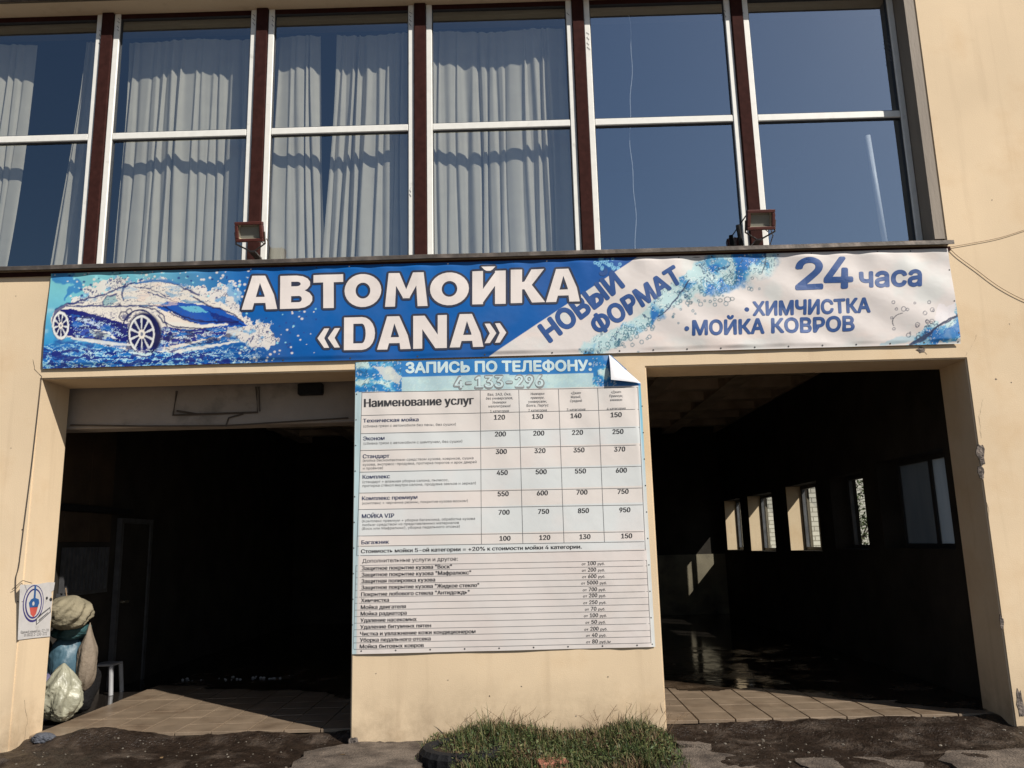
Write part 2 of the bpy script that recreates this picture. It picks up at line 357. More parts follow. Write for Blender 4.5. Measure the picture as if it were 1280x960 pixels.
# pebbles and crumbs in the mud: nobody could count them
bm = bmesh.new(); rnd = random.Random(5)
for i in range(650):
    x = rnd.uniform(-5, 5); y = -1.25 + 1.45*rnd.random()**.8; r = rnd.choice((.003,.004,.005,.006,.008,.012)) * rnd.uniform(.6, 1.2)
    z = mud_z(x, y)
    mtx = Matrix.Translation((x, y, z+r*.2)) @ Matrix.Rotation(rnd.random()*6, 4, 'Z') @ Matrix.Diagonal((r*rnd.uniform(.8,1.6), r, r*.6, 1))
    bmesh.ops.create_icosphere(bm, subdivisions=1, radius=1, matrix=mtx)
tag(obj('gravel', bm, MT['stone']), 'small pale pebbles and crumbs scattered in the dark mud', 'gravel', kind='stuff')

# ------------------------------------------------------------------ the building
B = empty('car_wash_building')
tag(B, 'yellow plastered car wash building with two open bays below a band of tall windows', 'building')
def wall_cells():
    xs = [-9.5, XWL, XL0, XL1, XR0, XWR, XR1, 9.5]
    zs = [-.3, ZR, ZL, LEDGE, ZTOP, 10.0]
    def solid(i, k):
        if i < 0 or k < 0 or i >= len(xs)-1 or k >= len(zs)-1: return None
        xm = (xs[i]+xs[i+1])/2; zm = (zs[k]+zs[k+1])/2
        if XL0 < xm < XL1 and zm < ZL: return False
        if XR0 < xm < XR1 and zm < ZR: return False
        if XWL < xm < XWR and LEDGE < zm < ZTOP: return False
        return True
    bm = bmesh.new()
    def q(*p): bm.faces.new([bm.verts.new(c) for c in p])
    for i in range(len(xs)-1):
        for k in range(len(zs)-1):
            if not solid(i, k): continue
            x0, x1, z0, z1 = xs[i], xs[i+1], zs[k], zs[k+1]
            q((x0,0,z0),(x1,0,z0),(x1,0,z1),(x0,0,z1)); q((x1,D,z0),(x0,D,z0),(x0,D,z1),(x1,D,z1))
            if not solid(i-1, k): q((x0,D,z0),(x0,0,z0),(x0,0,z1),(x0,D,z1))
            if not solid(i+1, k): q((x1,0,z0),(x1,D,z0),(x1,D,z1),(x1,0,z1))
            if not solid(i, k-1): q((x0,0,z0),(x0,D,z0),(x1,D,z0),(x1,0,z0))
            if not solid(i, k+1): q((x0,0,z1),(x1,0,z1),(x1,D,z1),(x0,D,z1))
    bmesh.ops.remove_doubles(bm, verts=bm.verts[:], dist=1e-5)
    # soften the plaster corners of the openings
    ed = [e for e in bm.edges if len(e.link_faces) == 2 and e.calc_face_angle(0) > 1.0 and min(v.co.y for v in e.verts) < .01 and max(v.co.y for v in e.verts) < .01]
    bmesh.ops.bevel(bm, geom=ed, offset=.012, segments=2, affect='EDGES', clamp_overlap=True)
    return bm
obj('facade_wall', wall_cells(), MT['plaster'], B)
# ragged broken plaster patches, plus one dark patch for a cast shadow
def chip_or_shadow(px, py, w, h, seed, y=0.0, dx=0.0):
    cx, cz = wall(px, py); rnd = random.Random(seed); pts = []
    for i in range(14):
        a = 2*math.pi*i/14; r = rnd.uniform(.6, 1.1)
        pts.append((cx+dx+math.cos(a)*w*r/2, cz+math.sin(a)*h*r/2))
    bm = bmesh.new(); prism(bm, pts, -.004, .004)
    obj('plaster_break_or_shadow', bm, MT['chip_or_shadow'], B)
chip_or_shadow(1226, 568, .085, .22, 1); chip_or_shadow(1226, 590, .06, .14, 6); chip_or_shadow(1252, 778, .035, .14, 2); chip_or_shadow(1151, 437, .09, .06, 3)
chip_or_shadow(443, 928, .10, .12, 4); chip_or_shadow(1275, 880, .07, .3, 7)  # last patch paints a curved shadow cast on the right wall
# fine crack lines in the plaster
def crack(pts, w=.003, seed=0, y=-.0025):
    rnd = random.Random(seed); P = []
    for a, b in zip(pts[:-1], pts[1:]):
        xa, za = wall(*a); xb, zb = wall(*b); n = max(2, int(math.hypot(xb-xa, zb-za)/.03))
        for j in range(n): P.append((xa+(xb-xa)*j/n+rnd.uniform(-.006,.006), za+(zb-za)*j/n+rnd.uniform(-.006,.006)))
    bm = bmesh.new(); prev = None
    for i, (x, z) in enumerate(P):
        ww = w*rnd.uniform(.4, 1.1)
        cur = (bm.verts.new((x-ww/2, y, z-ww/2)), bm.verts.new((x+ww/2, y, z+ww/2)))
        if prev: bm.faces.new((prev[0], cur[0], cur[1], prev[1]))
        prev = cur
    obj('plaster_crack', bm, MT['wire'], B)
crack([(438,926),(452,929),(470,928),(490,927),(505,929),(515,932)], .006, 1)

for k, pts in enumerate(([(1226,548),(1224,520),(1229,495)], [(1205,448),(1216,430),(1222,414)], [(1228,612),(1236,640),(1233,662)], [(1150,436),(1146,428),(1151,420)],
                         [(1160,432),(1156,440),(1163,447)], [(30,940),(34,900),(30,870)], [(52,470),(44,462),(40,446)], [(833,870),(826,880),(829,896)])):
    crack(pts, .0026, 20+k)
for k, (x, y, r) in enumerate([(28,662,.008), (1262,405,.006), (1245,474,.01), (560,850,.006), (652,858,.006), (470,842,.005), (760,846,.006), (1264,478,.007), (14,560,.005), (1240,250,.005), (612,870,.006), (720,895,.007), (20,300+70,.005)]):
    X, Z = wall(x, y); rnd = random.Random(k); bm = bmesh.new()
    prism(bm, [(X+math.cos(a*.9)*r*rnd.uniform(.5,1.2), Z+math.sin(a*.9)*r*rnd.uniform(.5,1.2)) for a in range(7)], -.002, .002)
    obj('plaster_pit', bm, MT['chip_or_shadow'], B)
# window band ------------------------------------------------------
boxo('upper_slab', XWL, XWR-.001, .004, YW+.03, ZTOP+.002, ZTOP+.15, MT['soffit'], B)
boxo('soffit_lip', XWL, XWR-.001, -.035, .003, ZTOP+.01, ZTOP+.18, MT['ledge'], B, .004)
# drip ledge (tin) under the windows
bm = bmesh.new()
prof = [(-.075, LEDGE-.030), (-.075, LEDGE+.004), (-.070, LEDGE+.010), (.30, LEDGE+.055), (.30, LEDGE+.045), (-.066, LEDGE), (-.066, LEDGE-.030)]
rings = []
xs = np.linspace(XWL, XWR+.03, 80)
for i, x in enumerate(xs):
    dz = height_noise(x, 0, 1.1, .006); rings.append([bm.verts.new((x, y+height_noise(x, 5, 2, .006), z+dz)) for y, z in prof])
for a, b in zip(rings[:-1], rings[1:]):
    for k in range(len(prof)): bm.faces.new((a[k], b[k], b[(k+1) % len(prof)], a[(k+1) % len(prof)]))
bm.faces.new(rings[0]); bm.faces.new(rings[-1][::-1]); bmesh.ops.recalc_face_normals(bm, faces=bm.faces[:])
obj('window_ledge', bm, MT['ledge'], B)
boxo('ledge_board', XWL, XWR+.02, -.02, -.003, LEDGE-.075, LEDGE-.035, MT['brown_metal'], B)

posts = [-7.26, -5.672, -4.093, -2.510, -.901, .7066, 2.316]
XEND = 3.876
TR = 5.659
PW, FW = .058, .060
def window(x0, x1, tilt):
    TR = 5.659+random.uniform(-.005, .005)
    """x0,x1: outer edges of the white frame"""
    bm = bmesh.new()
    box(bm, x0, x0+FW, YW-.02, YW+.05, LEDGE+.03, ZTOP); box(bm, x1-FW, x1, YW-.02, YW+.05, LEDGE+.03, ZTOP)
    box(bm, x0+FW+.0005, x1-FW-.0005, YW-.012, YW+.05, LEDGE+.03, LEDGE+.09)
    bevel(bm, .006)
    w = obj('window', bm, MT['white_paint'], B)
    boxo('transom', x0+FW+.001, x1-FW-.001, YW-.014, YW+.045, TR-.036, TR+.036, MT['white_paint'], w, .007)
    # dark gasket lines round the panes and the panes
    for z0, z1 in ((LEDGE+.09, TR-.037), (TR+.037, ZTOP-.05)):
        gb = bmesh.new(); e = .008
        box(gb, x0+FW, x0+FW+e, YW+.0, YW+.03, z0, z1); box(gb, x1-FW-e, x1-FW, YW, YW+.03, z0, z1)
        box(gb, x0+FW+e, x1-FW-e, YW, YW+.03, z1-e, z1); box(gb, x0+FW+e, x1-FW-e, YW, YW+.03, z0, z0+e)
        obj('gasket', gb, MT['ink'], w)
        pm = bmesh.new(); vv = [pm.verts.new(p) for p in ((x0+FW, YW+.02+random.uniform(-.002,.002), z0), (x1-FW, YW+.02+random.uniform(-.002,.002), z0), (x1-FW, YW+.02+random.uniform(-.002,.002), z1), (x0+FW, YW+.02+random.uniform(-.002,.002), z1))]
        pm.faces.new(vv)
        obj('pane', pm, MT['glass_right'] if x0 > .7 else MT['glass'], w)
    boxo('top_rail', x0+FW, x1-FW, YW-.005, YW+.04, ZTOP-.05, ZTOP, MT['brown_metal'], w)
    return w
bounds = []
for i, p in enumerate(posts):
    boxo('mullion_post', p-PW, p+PW, YW-.045, YW+.055, LEDGE+.02, ZTOP, MT['brown_metal'], B, .005)
    a = p+PW+.002; b = (posts[i+1]-PW-.002) if i < len(posts)-1 else XEND+.03
    bounds.append((a, b)); window(a, b, 0)
boxo('reveal_board', XEND+.032, XWR-.001, .008, YW+.05, LEDGE+.05, ZTOP, MT['reveal_board'], B)
# torn protective film with scribbles on the frames
def film(px, py, w, h, seed, y=YW-.0235):
    cx, cz = wall(px, py, y); rnd = random.Random(seed); bm = bmesh.new()
    z = cz-h/2; prev = None; s = 1
    while z < cz+h/2:
        x = cx + s*w/2*rnd.uniform(.5, 1); s = -s
        cur = (bm.verts.new((x-.002, y, z)), bm.verts.new((x+.002, y, z+.004)))
        if prev: bm.faces.new((prev[0], cur[0], cur[1], prev[1]))
        prev = cur; z += rnd.uniform(.015, .035)
    obj('film_remnant', bm, MT['ink_soft'], B)
film(513, 22, .03, .20, 1); film(317, 24, .03, .14, 2); film(341, 26, .03, .13, 3); film(148, 30, .03, .16, 4); film(710, 15, .03, .08, 5)
film(735, 50, .035, .22, 6); film(1112, 60, .035, .30, 7); film(906, 15, .03, .12, 8); film(928, 20, .03, .13, 9); film(125, 45, .02, .2, 10)
film(513, 240, .02, .1, 12)

# room behind the windows
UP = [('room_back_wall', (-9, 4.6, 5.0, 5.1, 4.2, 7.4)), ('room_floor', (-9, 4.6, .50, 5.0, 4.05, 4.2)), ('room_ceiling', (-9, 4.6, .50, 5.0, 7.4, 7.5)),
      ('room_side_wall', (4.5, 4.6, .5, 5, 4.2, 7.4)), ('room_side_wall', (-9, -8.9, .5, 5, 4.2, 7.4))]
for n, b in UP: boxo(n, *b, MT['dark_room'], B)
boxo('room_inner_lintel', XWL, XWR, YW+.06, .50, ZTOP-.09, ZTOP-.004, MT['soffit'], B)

# curtains: separate things hanging behind the glass
def curtain(label, l0, l1, r0, r1, z0=LEDGE+.1, z1=ZTOP-.17, seed=0, amp=.026, y=.44, freq=58, group='grey curtains behind the upper windows'):
    """l0/r0: left/right edge at the top, l1/r1 at the bottom"""
    rnd = random.Random(seed); w = max(r0-l0, r1-l1)
    nx = max(24, int(w*330)); nz = 30
    ph = [rnd.uniform(0, 6.28) for _ in range(6)]
    vs = []; fs = []
    for k in range(nz+1):
        t = k/nz; z = z1+(z0-z1)*t
        L = l0+(l1-l0)*t**1.3; R = r0+(r1-r0)*t**1.3
        for i in range(nx+1):
            s = i/nx; u = s*w*freq
            u2 = u + 1.3*math.sin(u*.21+ph[0]) + .8*math.sin(u*.47+ph[1]) + .5*t*math.sin(u*.16+ph[4]+t*2)
            a = amp*(.72+.38*math.sin(u*.17+ph[2]))*(.65+.45*t)*(1 if t > .04 else .6)
            yy = y + a*math.sin(u2) + .25*a*math.sin(2.1*u2+ph[3]) + .02*math.sin(6*s*w+ph[5]+t*2)
            xx = L+(R-L)*s + .011*math.sin(u2+1.3)*t + .010*math.sin(t*5+u*.6)
            vs.append((xx, yy, z + .012*math.sin(u*.7+ph[1])*t))
    for k in range(nz):
        for i in range(nx): fs.append((k*(nx+1)+i, (k+1)*(nx+1)+i, (k+1)*(nx+1)+i+1, k*(nx+1)+i+1))
    me = bpy.data.meshes.new('curtain'); me.from_pydata(vs, [], fs); me.update()
    o = obj('curtain', me, MT['curtain'], None, True); tag(o, label, 'curtain', group)
curtain('grey pleated curtain at the far left edge of the photo, left of the dark gap', -5.62, -5.60, -4.95, -5.07, seed=1)
curtain('narrow slanting curtain edge just left of the leftmost fully seen dark red post', -4.42, -4.62, -4.17, -4.19, seed=2)
curtain('wide grey pleated curtain directly left of the post with the left floodlight', -3.99, -4.0, -2.66, -2.62, seed=3)
curtain('grey curtain directly right of the post with the left floodlight', -2.44, -2.44, -1.98, -1.86, seed=4)
curtain('grey curtain right of the dark gap, left of the middle post', -1.80, -1.90, -1.02, -1.0, seed=5, amp=.032)
curtain('wide grey pleated curtain in the middle window above the word ending in banner title', -.80, -.80, .58, .60, seed=6)

def rod(label, x, y, z0, z1, r, m, name, cat, lean=.05):
    bm = bmesh.new(); tube(bm, [(x, y, z1), (x+lean*.5, y, (z0+z1)/2), (x+lean, y, z0)], r, 12)
    o = obj(name, bm, m, None, True); tag(o, label, cat)
rod('white pipe standing behind the glass of the rightmost window', 3.535, .30, LEDGE+.06, 5.47, .026, MT['pipe_white'], 'white_pipe', 'pipe', .05)
bm = bmesh.new(); pts = []
for i in range(60):
    t = i/59; z = 6.9-(6.9-4.35)*t; pts.append((1.245-.08*t+.018*math.sin(t*9)+.006*math.sin(t*31), .32, z))
tube(bm, pts, .0035, 5)
tag(obj('hanging_string', bm, MT['pipe_white']), 'thin white string hanging behind the glass of the fifth window, right of the curtains', 'string')

# ------------------------------------------------------------------ hall behind the bays
XI0, XI1, YB, ZC = -4.86, 4.25, 10.3, 3.86
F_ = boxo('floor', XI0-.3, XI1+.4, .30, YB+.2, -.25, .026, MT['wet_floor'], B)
boxo('interior_back_wall', XI0-.3, XI1+.4, YB, YB+.2, -.2, ZC+.2, MT['shade_dark_wall'], B)
boxo('sun_patch_panel', 1.5, XI1, YB-.03, YB-.001, .03, 1.25, MT['sun_patch_lift'], B)  # added panel, lighter than the wall so the sunlit patch shows brighter
boxo('interior_left_wall', XI0-.25, XI0, D+.001, YB, -.2, ZC+.2, MT['shade_dark_wall'], B)
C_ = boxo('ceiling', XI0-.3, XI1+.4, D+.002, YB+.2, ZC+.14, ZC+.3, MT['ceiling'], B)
for i in range(9):
    x = XI0+.1+i*1.12
    boxo('ceiling_rib', x, x+.26, D+.01, YB, ZC-.04, ZC+.139, MT['ceiling'], C_)
for j in range(9):
    y = 1.0+j*1.03
    boxo('ceiling_cross_rib', XI0, XI1, y, y+.22, ZC-.02, ZC+.138, MT['ceiling'], C_)
# right side wall with five windows
WW = [(1.0, 2.58, 1.42, 2.42), (3.0, 4.10, 1.40, 2.36), (4.62, 6.0, 1.36, 2.36), (6.76, 8.27, 1.33, 2.33), (8.80, 10.05, 1.33, 2.33)]
bm = bmesh.new(); yy = D+.002
for y0, y1, z0, z1 in WW:
    if y0 > yy: box(bm, XI1, XI1+.36, yy, y0, -.2, ZC+.2)
    box(bm, XI1, XI1+.36, y0, y1, -.2, z0); box(bm, XI1, XI1+.36, y0, y1, z1, ZC+.2); yy = y1
box(bm, XI1, XI1+.36, yy, YB+.2, -.2, ZC+.2)
obj('interior_side_wall', bm, MT['shade_dark_wall'], B)
for n, (y0, y1, z0, z1) in enumerate(WW):
    bm = bmesh.new(); e = .05; x0, x1 = XI1+.24, XI1+.29
    box(bm, x0, x1, y0, y0+e, z0, z1); box(bm, x0, x1, y1-e, y1, z0, z1); box(bm, x0, x1, y0+e, y1-e, z0, z0+e); box(bm, x0, x1, y0+e, y1-e, z1-e, z1)
    box(bm, x0, x1, (y0+y1)/2-.03, (y0+y1)/2+.03, z0+e, z1-e)
    w = obj('side_window', bm, MT['old_steel'] if n else MT['ink'], B)
    for qi, (a, b) in enumerate(((y0+e, (y0+y1)/2-.03), ((y0+y1)/2+.03, y1-e))):
        pm = bmesh.new(); pm.faces.new([pm.verts.new(p) for p in ((x0+.02, a, z0+e), (x0+.02, b, z0+e), (x0+.02, b, z1-e), (x0+.02, a, z1-e))])
        obj('pane', pm, MT['glass_plain'] if n else MT['frosted_pane' if qi == 0 else 'frosted_dim'], w)
    # plastered reveal lining at the far jamb and head
    if n > 1: boxo('reveal_lining', XI1+.002, XI1+.235, y1-.012, y1-.001, z0, z1, MT['plaster'], w)
# white block pilasters outside between the windows
for y0, y1, z0, z1 in WW[1:]:
    if y1 == 4.10: continue
    o = boxo('brick_pilaster', XI1+.362, XI1+.95, y1-.02, y1+.40, -.1, 3.2, MT['white_block'], B)
# neighbour's pale wall further off
nb = boxo('neighbour_wall', 5.6, 16, 16, 16.3, -.1, 3.6, MT['white_block']); tag(nb, 'pale brick wall seen far off through the hall side windows', 'wall')
# front strip tiles
TP = .3175
tile_bm = bmesh.new(); box(tile_bm, .004, TP-.004, .004, TP-.004, 0, .03); bevel(tile_bm, .003)
tile_me = bpy.data.meshes.new('floor_tile'); tile_bm.to_mesh(tile_me); tile_bm.free(); tile_me.materials.append(MT['tile'])
rnd = random.Random(3)
for xa, xb in ((XL0, XL1), (XR0, XR1)):
    n = 9
    for i in range(n):
        for j in range(8 if xa < 0 else 6):
            if rnd.random() < .03 and j > 3: continue
            t = bpy.data.objects.new('floor_tile', tile_me); link(t); t.parent = F_
            t.location = (xa+(xb-xa)/n*i, .27+TP*j, .020+rnd.uniform(-.0015, .0015)); t.rotation_euler = (rnd.uniform(-.004,.004), rnd.uniform(-.004,.004), rnd.uniform(-.004,.004))
def puddle(label, x0, x1, y0, y1, z, fn, nx=150, ny=150):
    xs_ = np.linspace(x0, x1, nx); ys_ = np.linspace(y0, y1, ny)
    vs = [(x, y, z+.0012*mnoise.noise(Vector((x*9, y*26, 0)))+.0008*mnoise.noise(Vector((x*22, y*50, 3)))) for y in ys_ for x in xs_]
    fs = [(q*nx+i, q*nx+i+1, (q+1)*nx+i+1, (q+1)*nx+i) for q in range(ny-1) for i in range(nx-1) if fn(xs_[i], ys_[q])]
    me = bpy.data.meshes.new('puddle'); me.from_pydata(vs, [], fs); me.update()
    o = obj('puddle', me, MT['puddle'], None, True); o['kind'] = 'structure'
MT['puddle'] = mat('dirty_water', (.030,.020,.013), .07, n_scale=3, n_amt=.4, spec=.5, col2=(.075,.052,.034), col2_scale=2.2, col2_lo=.48, col2_hi=.66, rough_var=.35)
def wet1(x, y):
    n = mnoise.noise(Vector((x*1.3, y*2.2, 7)))*.55+mnoise.noise(Vector((x*4.5, y*7, 2)))*.2
    return (x-2.75)*.9+(y-1.35)*1.1+n > 0 or y > 1.75+n*.4
puddle('', XR0+.02, 4.20, .36, 5.0, .0555, wet1)
def wet2(x, y):
    n = mnoise.noise(Vector((x*1.3, y*2.2, 17)))*.6+mnoise.noise(Vector((x*4.5, y*7, 2)))*.2
    return (y-2.35)*1.2+(x+3.0)*.5+n > 0
puddle('', -4.2, XL1-.02, 1.0, 4.0, .0555, wet2)
# concrete edge below the tiles
boxo('threshold', XL0+.002, XL1-.002, .262, .299, -.2, .012, MT['mud'], B); boxo('threshold', XR0+.002, XR1-.002, .262, .299, -.2, .012, MT['mud'], B)

# grey beam with conduit above the left bay
BE = boxo('interior_beam', XL0-.3, XL1+.3, .55, .80, 2.775, 3.5, MT['beam'], B, .01)
def on_beam(px, py): p = at_plane(px, py, 1, .545); return (p[0], .538, p[2])
bm = bmesh.new()
def z7(a, b): return (a/2.824, 450+b/2.824)
tube(bm, [on_beam(*z7(625, 110)), on_beam(*z7(612, 195)), on_beam(*z7(700, 192))], .011, 6)
tube(bm, [on_beam(*z7(905, 95)), on_beam(*z7(910, 185)), on_beam(*z7(700, 192)), on_beam(*z7(625,180))], .010, 6)
tube(bm, [on_beam(*z7(915, 95)), on_beam(*z7(918, 182))], .006, 6)
tube(bm, [on_beam(*z7(860, 190)), on_beam(*z7(808, 205)), on_beam(*z7(798, 235))], .008, 6)
tube(bm, [on_beam(*z7(250, 230)), on_beam(*z7(520, 234)), on_beam(*z7(800, 232)), on_beam(*z7(1230, 205))], .008, 6)
obj('conduit', bm, MT['wire'], BE)
p = on_beam(*z7(1100, 108)); boxo('junction_box', p[0]-.12, p[0]+.12, .47, .549, p[2]-.05, p[2]+.06, MT['black'], BE, .01)
# left inner wall: brown boards, slatted grille, door frame
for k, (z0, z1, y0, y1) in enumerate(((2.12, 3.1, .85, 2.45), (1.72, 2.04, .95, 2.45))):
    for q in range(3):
        a = y0+(y1-y0)/3*q; boxo('wall_board', XI0+.002, XI0+.03, a+.006, a+(y1-y0)/3-.006, z0, z1, MT['shade_dark_brown'], B, .004)
boxo('wall_rail', XI0+.002, XI0+.07, .8, 2.9, 2.05, 2.11, MT['black'], B)
g_ = boxo('wall_grille', XI0+.002, XI0+.03, 1.45, 2.45, 1.15, 1.19, MT['old_steel'], B)
for q in range(12): boxo('grille_slat', XI0+.01, XI0+.05, 1.47+q*.082, 1.50+q*.082, 1.192, 1.66, MT['old_steel'], g_)
df = bmesh.new(); box(df, XI0+.01, XI0+.07, 2.62, 2.68, .03, 2.0); box(df, XI0+.01, XI0+.07, 3.4, 3.46, .03, 2.0); box(df, XI0+.01, XI0+.07, 2.68, 3.4, 1.94, 2.0)
dd = obj('side_door', df, MT['old_steel'], B); boxo('door_leaf', XI0+.012, XI0+.05, 2.685, 3.395, .03, 1.935, MT['shade_dark_wall'], dd); boxo('door_handle', XI0+.05, XI0+.10, 2.74, 2.86, 1.0, 1.03, MT['lamp_chrome'], dd)

# outdoor greenery seen through the second side window
def bush(name, label, c, r, seed, cat='tree'):
    rnd = random.Random(seed); root = empty(name, (c[0], c[1], -.1)); tag(root, label, cat)
    bm = bmesh.new(); tube(bm, [(0,0,0), (.05,0,.8), (0,.05,c[2])], .06, 7, .03)
    for k in range(6):
        a = rnd.uniform(0, 6.28); tube(bm, [(0,0,c[2]*.6+k*.05), (math.cos(a)*r*.5, math.sin(a)*r*.5, c[2]+rnd.uniform(-.2,.5)*r)], .025, 5, .008)
    obj('trunk', bm, MT['bark'], root)
    bm = bmesh.new()
    for k in range(2600):
        d = Vector((rnd.gauss(0,1), rnd.gauss(0,1), rnd.gauss(0,1))).normalized()*r*rnd.random()**.4
        if mnoise.noise(d*2.1/r+Vector((seed,0,0))) < -.12: continue
        p = Vector((0,0,c[2]+.1))+d; s = rnd.uniform(.03, .07)
        q = Matrix.Translation(p) @ Matrix.Rotation(rnd.uniform(0,6.28), 4, Vector((rnd.gauss(0,1), rnd.gauss(0,1), rnd.gauss(0,1))).normalized())
        vs = [bm.verts.new(q @ Vector(v)) for v in ((-s,0,0), (0,-s*.4,0), (s,0,0), (0,s*.4,0))]; bm.faces.new(vs)
    obj('crown', bm, MT['foliage'], root)
bush('small_tree', 'green leafy tree seen through the second side window of the right bay', (7.7, 12.0, 1.9), 1.05, 3)

# ------------------------------------------------------------------ floodlights
def floodlight(cx, cz, label, yaw=0.0):
    root = empty('floodlight', (cx, -.10, cz), None, yaw); tag(root, label, 'floodlight', 'red-brown floodlights fixed above the banner')
    t = math.radians(-18)   # tipped down
    R = Matrix.Rotation(-t, 4, 'X')
    def put(bm): bmesh.ops.transform(bm, matrix=R, verts=bm.verts[:]); return bm
    w, h = .128, .092
    bm = bmesh.new(); f = .03
    box(bm, -w, w, -.03, .03, h-f, h); box(bm, -w, w, -.03, .03, -h, -h+f); box(bm, -w, -w+f, -.03, .03, -h+f, h-f); box(bm, w-f, w, -.03, .03, -h+f, h-f)
    bevel(bm, .005); obj('housing_rim', put(bm), MT['lamp_red'], root)
    bm = bmesh.new(); box(bm, -w+.012, w-.012, .025, .055, -h+.012, h-.012)
    for k in range(7): box(bm, -w+.03+k*.033, -w+.038+k*.033, .05, .075, -h+.02, h-.02)
    obj('housing_back', put(bm), MT['lamp_red'], root)
    bm = bmesh.new(); i_ = .012
    a = [(-w+f, -.012, -h+f), (w-f, -.012, -h+f), (w-f, -.012, h-f), (-w+f, -.012, h-f)]; b = [(-w+f+i_, .01, -h+f+i_), (w-f-i_, .01, -h+f+i_), (w-f-i_, .01, h-f-i_), (-w+f+i_, .01, h-f-i_)]
    A = [bm.verts.new(p) for p in a]; Bv = [bm.verts.new(p) for p in b]
    for k in range(4): bm.faces.new((A[k], A[(k+1) % 4], Bv[(k+1) % 4], Bv[k]))
    obj('reflector', put(bm), MT['lamp_chrome'], root)
    bm = bmesh.new(); box(bm, -w+f+i_, w-f-i_, .008, .014, -h+f+i_, h-f-i_); obj('lens', put(bm), MT['lamp_glass'], root)
    bm = bmesh.new(); tube(bm, [(-w-.008, .0, 0), (-w-.008, .04, -.10), (-.02, .10, -.15)], .008, 6); tube(bm, [(w+.008, .0, 0), (w+.008, .04, -.10), (.02, .10, -.15)], .008, 6)
    box(bm, -.03, .03, .08, .285, -.165, -.15)
    obj('bracket', bm, MT['ledge'], root)
    bm = bmesh.new(); tube(bm, [(.02, .07, -.03), (.10, .12, -.07), (.12, .12, -.02), (.15, .14, -.10), (.12, .20, -.20)], .005, 6); obj('cable', bm, MT['wire'], root)
    return root
xz = wall(312, 290, -.10); floodlight(xz[0], xz[1], 'left red-brown floodlight, in front of a post with curtains on both sides')
xz = wall(950.5, 275, -.10); floodlight(xz[0], xz[1], 'right red-brown floodlight above the splash, left of the rightmost window', 0)
p = wall(924, 293, .1); bm = bmesh.new(); tube(bm, [(p[0], .12, p[1]+.10), (p[0]+.02, .12, p[1]-.10)], .022, 8); tube(bm, [(p[0], .12, p[1]+.08), (p[0]+.09, .05, p[1]+.2)], .006, 6)
tag(obj('light_sensor', bm, MT['black']), 'small black sensor tube hanging left of the right floodlight', 'sensor')

# ------------------------------------------------------------------ printed banners
def vnoise(x, y, seed=0):
    xi = np.floor(x).astype(np.int64); yi = np.floor(y).astype(np.int64); fx = x-xi; fy = y-yi
    def h(a, b):
        n = (a*374761393 + b*668265263 + seed*1442695041) & 0x7fffffff
        n = ((n ^ (n >> 13))*1274126177) & 0x7fffffff
        return ((n ^ (n >> 16)) & 0xffff)/65535.0
    sx = fx*fx*(3-2*fx); sy = fy*fy*(3-2*fy)
    return (h(xi, yi)*(1-sx)+h(xi+1, yi)*sx)*(1-sy) + (h(xi, yi+1)*(1-sx)+h(xi+1, yi+1)*sx)*sy
def fbm(x, y, seed=0, o=4):
    s = 0; a = .5; t = 0
    for k in range(o):
        s = s+a*vnoise(x*2**k+17*k, y*2**k-9*k, seed+k); t += a; a *= .5
    return s/t
def smooth(e0, e1, v):
    t = np.clip((v-e0)/(e1-e0), 0, 1); return t*t*(3-2*t)
class Paint:
    """paints flat print colours on layout coordinates a (across), b (down)"""
    def __init__(s, a, b): s.a = a; s.b = b; s.c = np.zeros((a.size, 3)); s.wa = a; s.wb = b
    def warp(s, amp=0, sc=.1, seed=1):
        if amp == 0: s.wa, s.wb = s.a, s.b
        else:
            s.wa = s.a+(fbm(s.a*sc, s.b*sc, seed)-.5)*2*amp; s.wb = s.b+(fbm(s.a*sc, s.b*sc, seed+50)-.5)*2*amp
    def mix(s, m, col):
        m = np.clip(m, 0, 1)[:, None]; s.c = s.c*(1-m)+np.asarray(col, float)*m
    def poly(s, pts):
        a, b = s.wa, s.wb; ins = np.zeros(a.size, bool); n = len(pts)
        for i in range(n):
            x0, y0 = pts[i]; x1, y1 = pts[(i+1) % n]
            if y0 == y1: continue
            c = ((y0 > b) != (y1 > b)) & (a < (x1-x0)*(b-y0)/(y1-y0)+x0); ins ^= c
        return ins.astype(float)
    def line(s, pts, w, soft=.6, taper=False):
        best = np.full(s.a.size, 1e9)
        for i, ((x0, y0), (x1, y1)) in enumerate(zip(pts[:-1], pts[1:])):
            dx, dy = x1-x0, y1-y0; L = dx*dx+dy*dy+1e-9
            t = np.clip(((s.wa-x0)*dx+(s.wb-y0)*dy)/L, 0, 1)
            d = np.hypot(s.wa-x0-t*dx, s.wb-y0-t*dy)
            ww = w
            if isinstance(w, (list, tuple)): ww = w[i]+(w[i+1]-w[i])*t
            best = np.minimum(best, d/np.maximum(ww, .01)*1.0)
        return 1-smooth(.8, 1.2+soft*.4, best)
    def ell(s, cx, cy, rx, ry, w=None):
        r = np.hypot((s.wa-cx)/rx, (s.wb-cy)/ry)
        if w is None: return 1-smooth(.9, 1.1, r)
        return 1-smooth(w*.6, w*1.2, np.abs(r-1)*min(rx, ry))
def S(r, g, b, k=.90):  # print colour -> albedo
    return srgb(r, g, b, k)

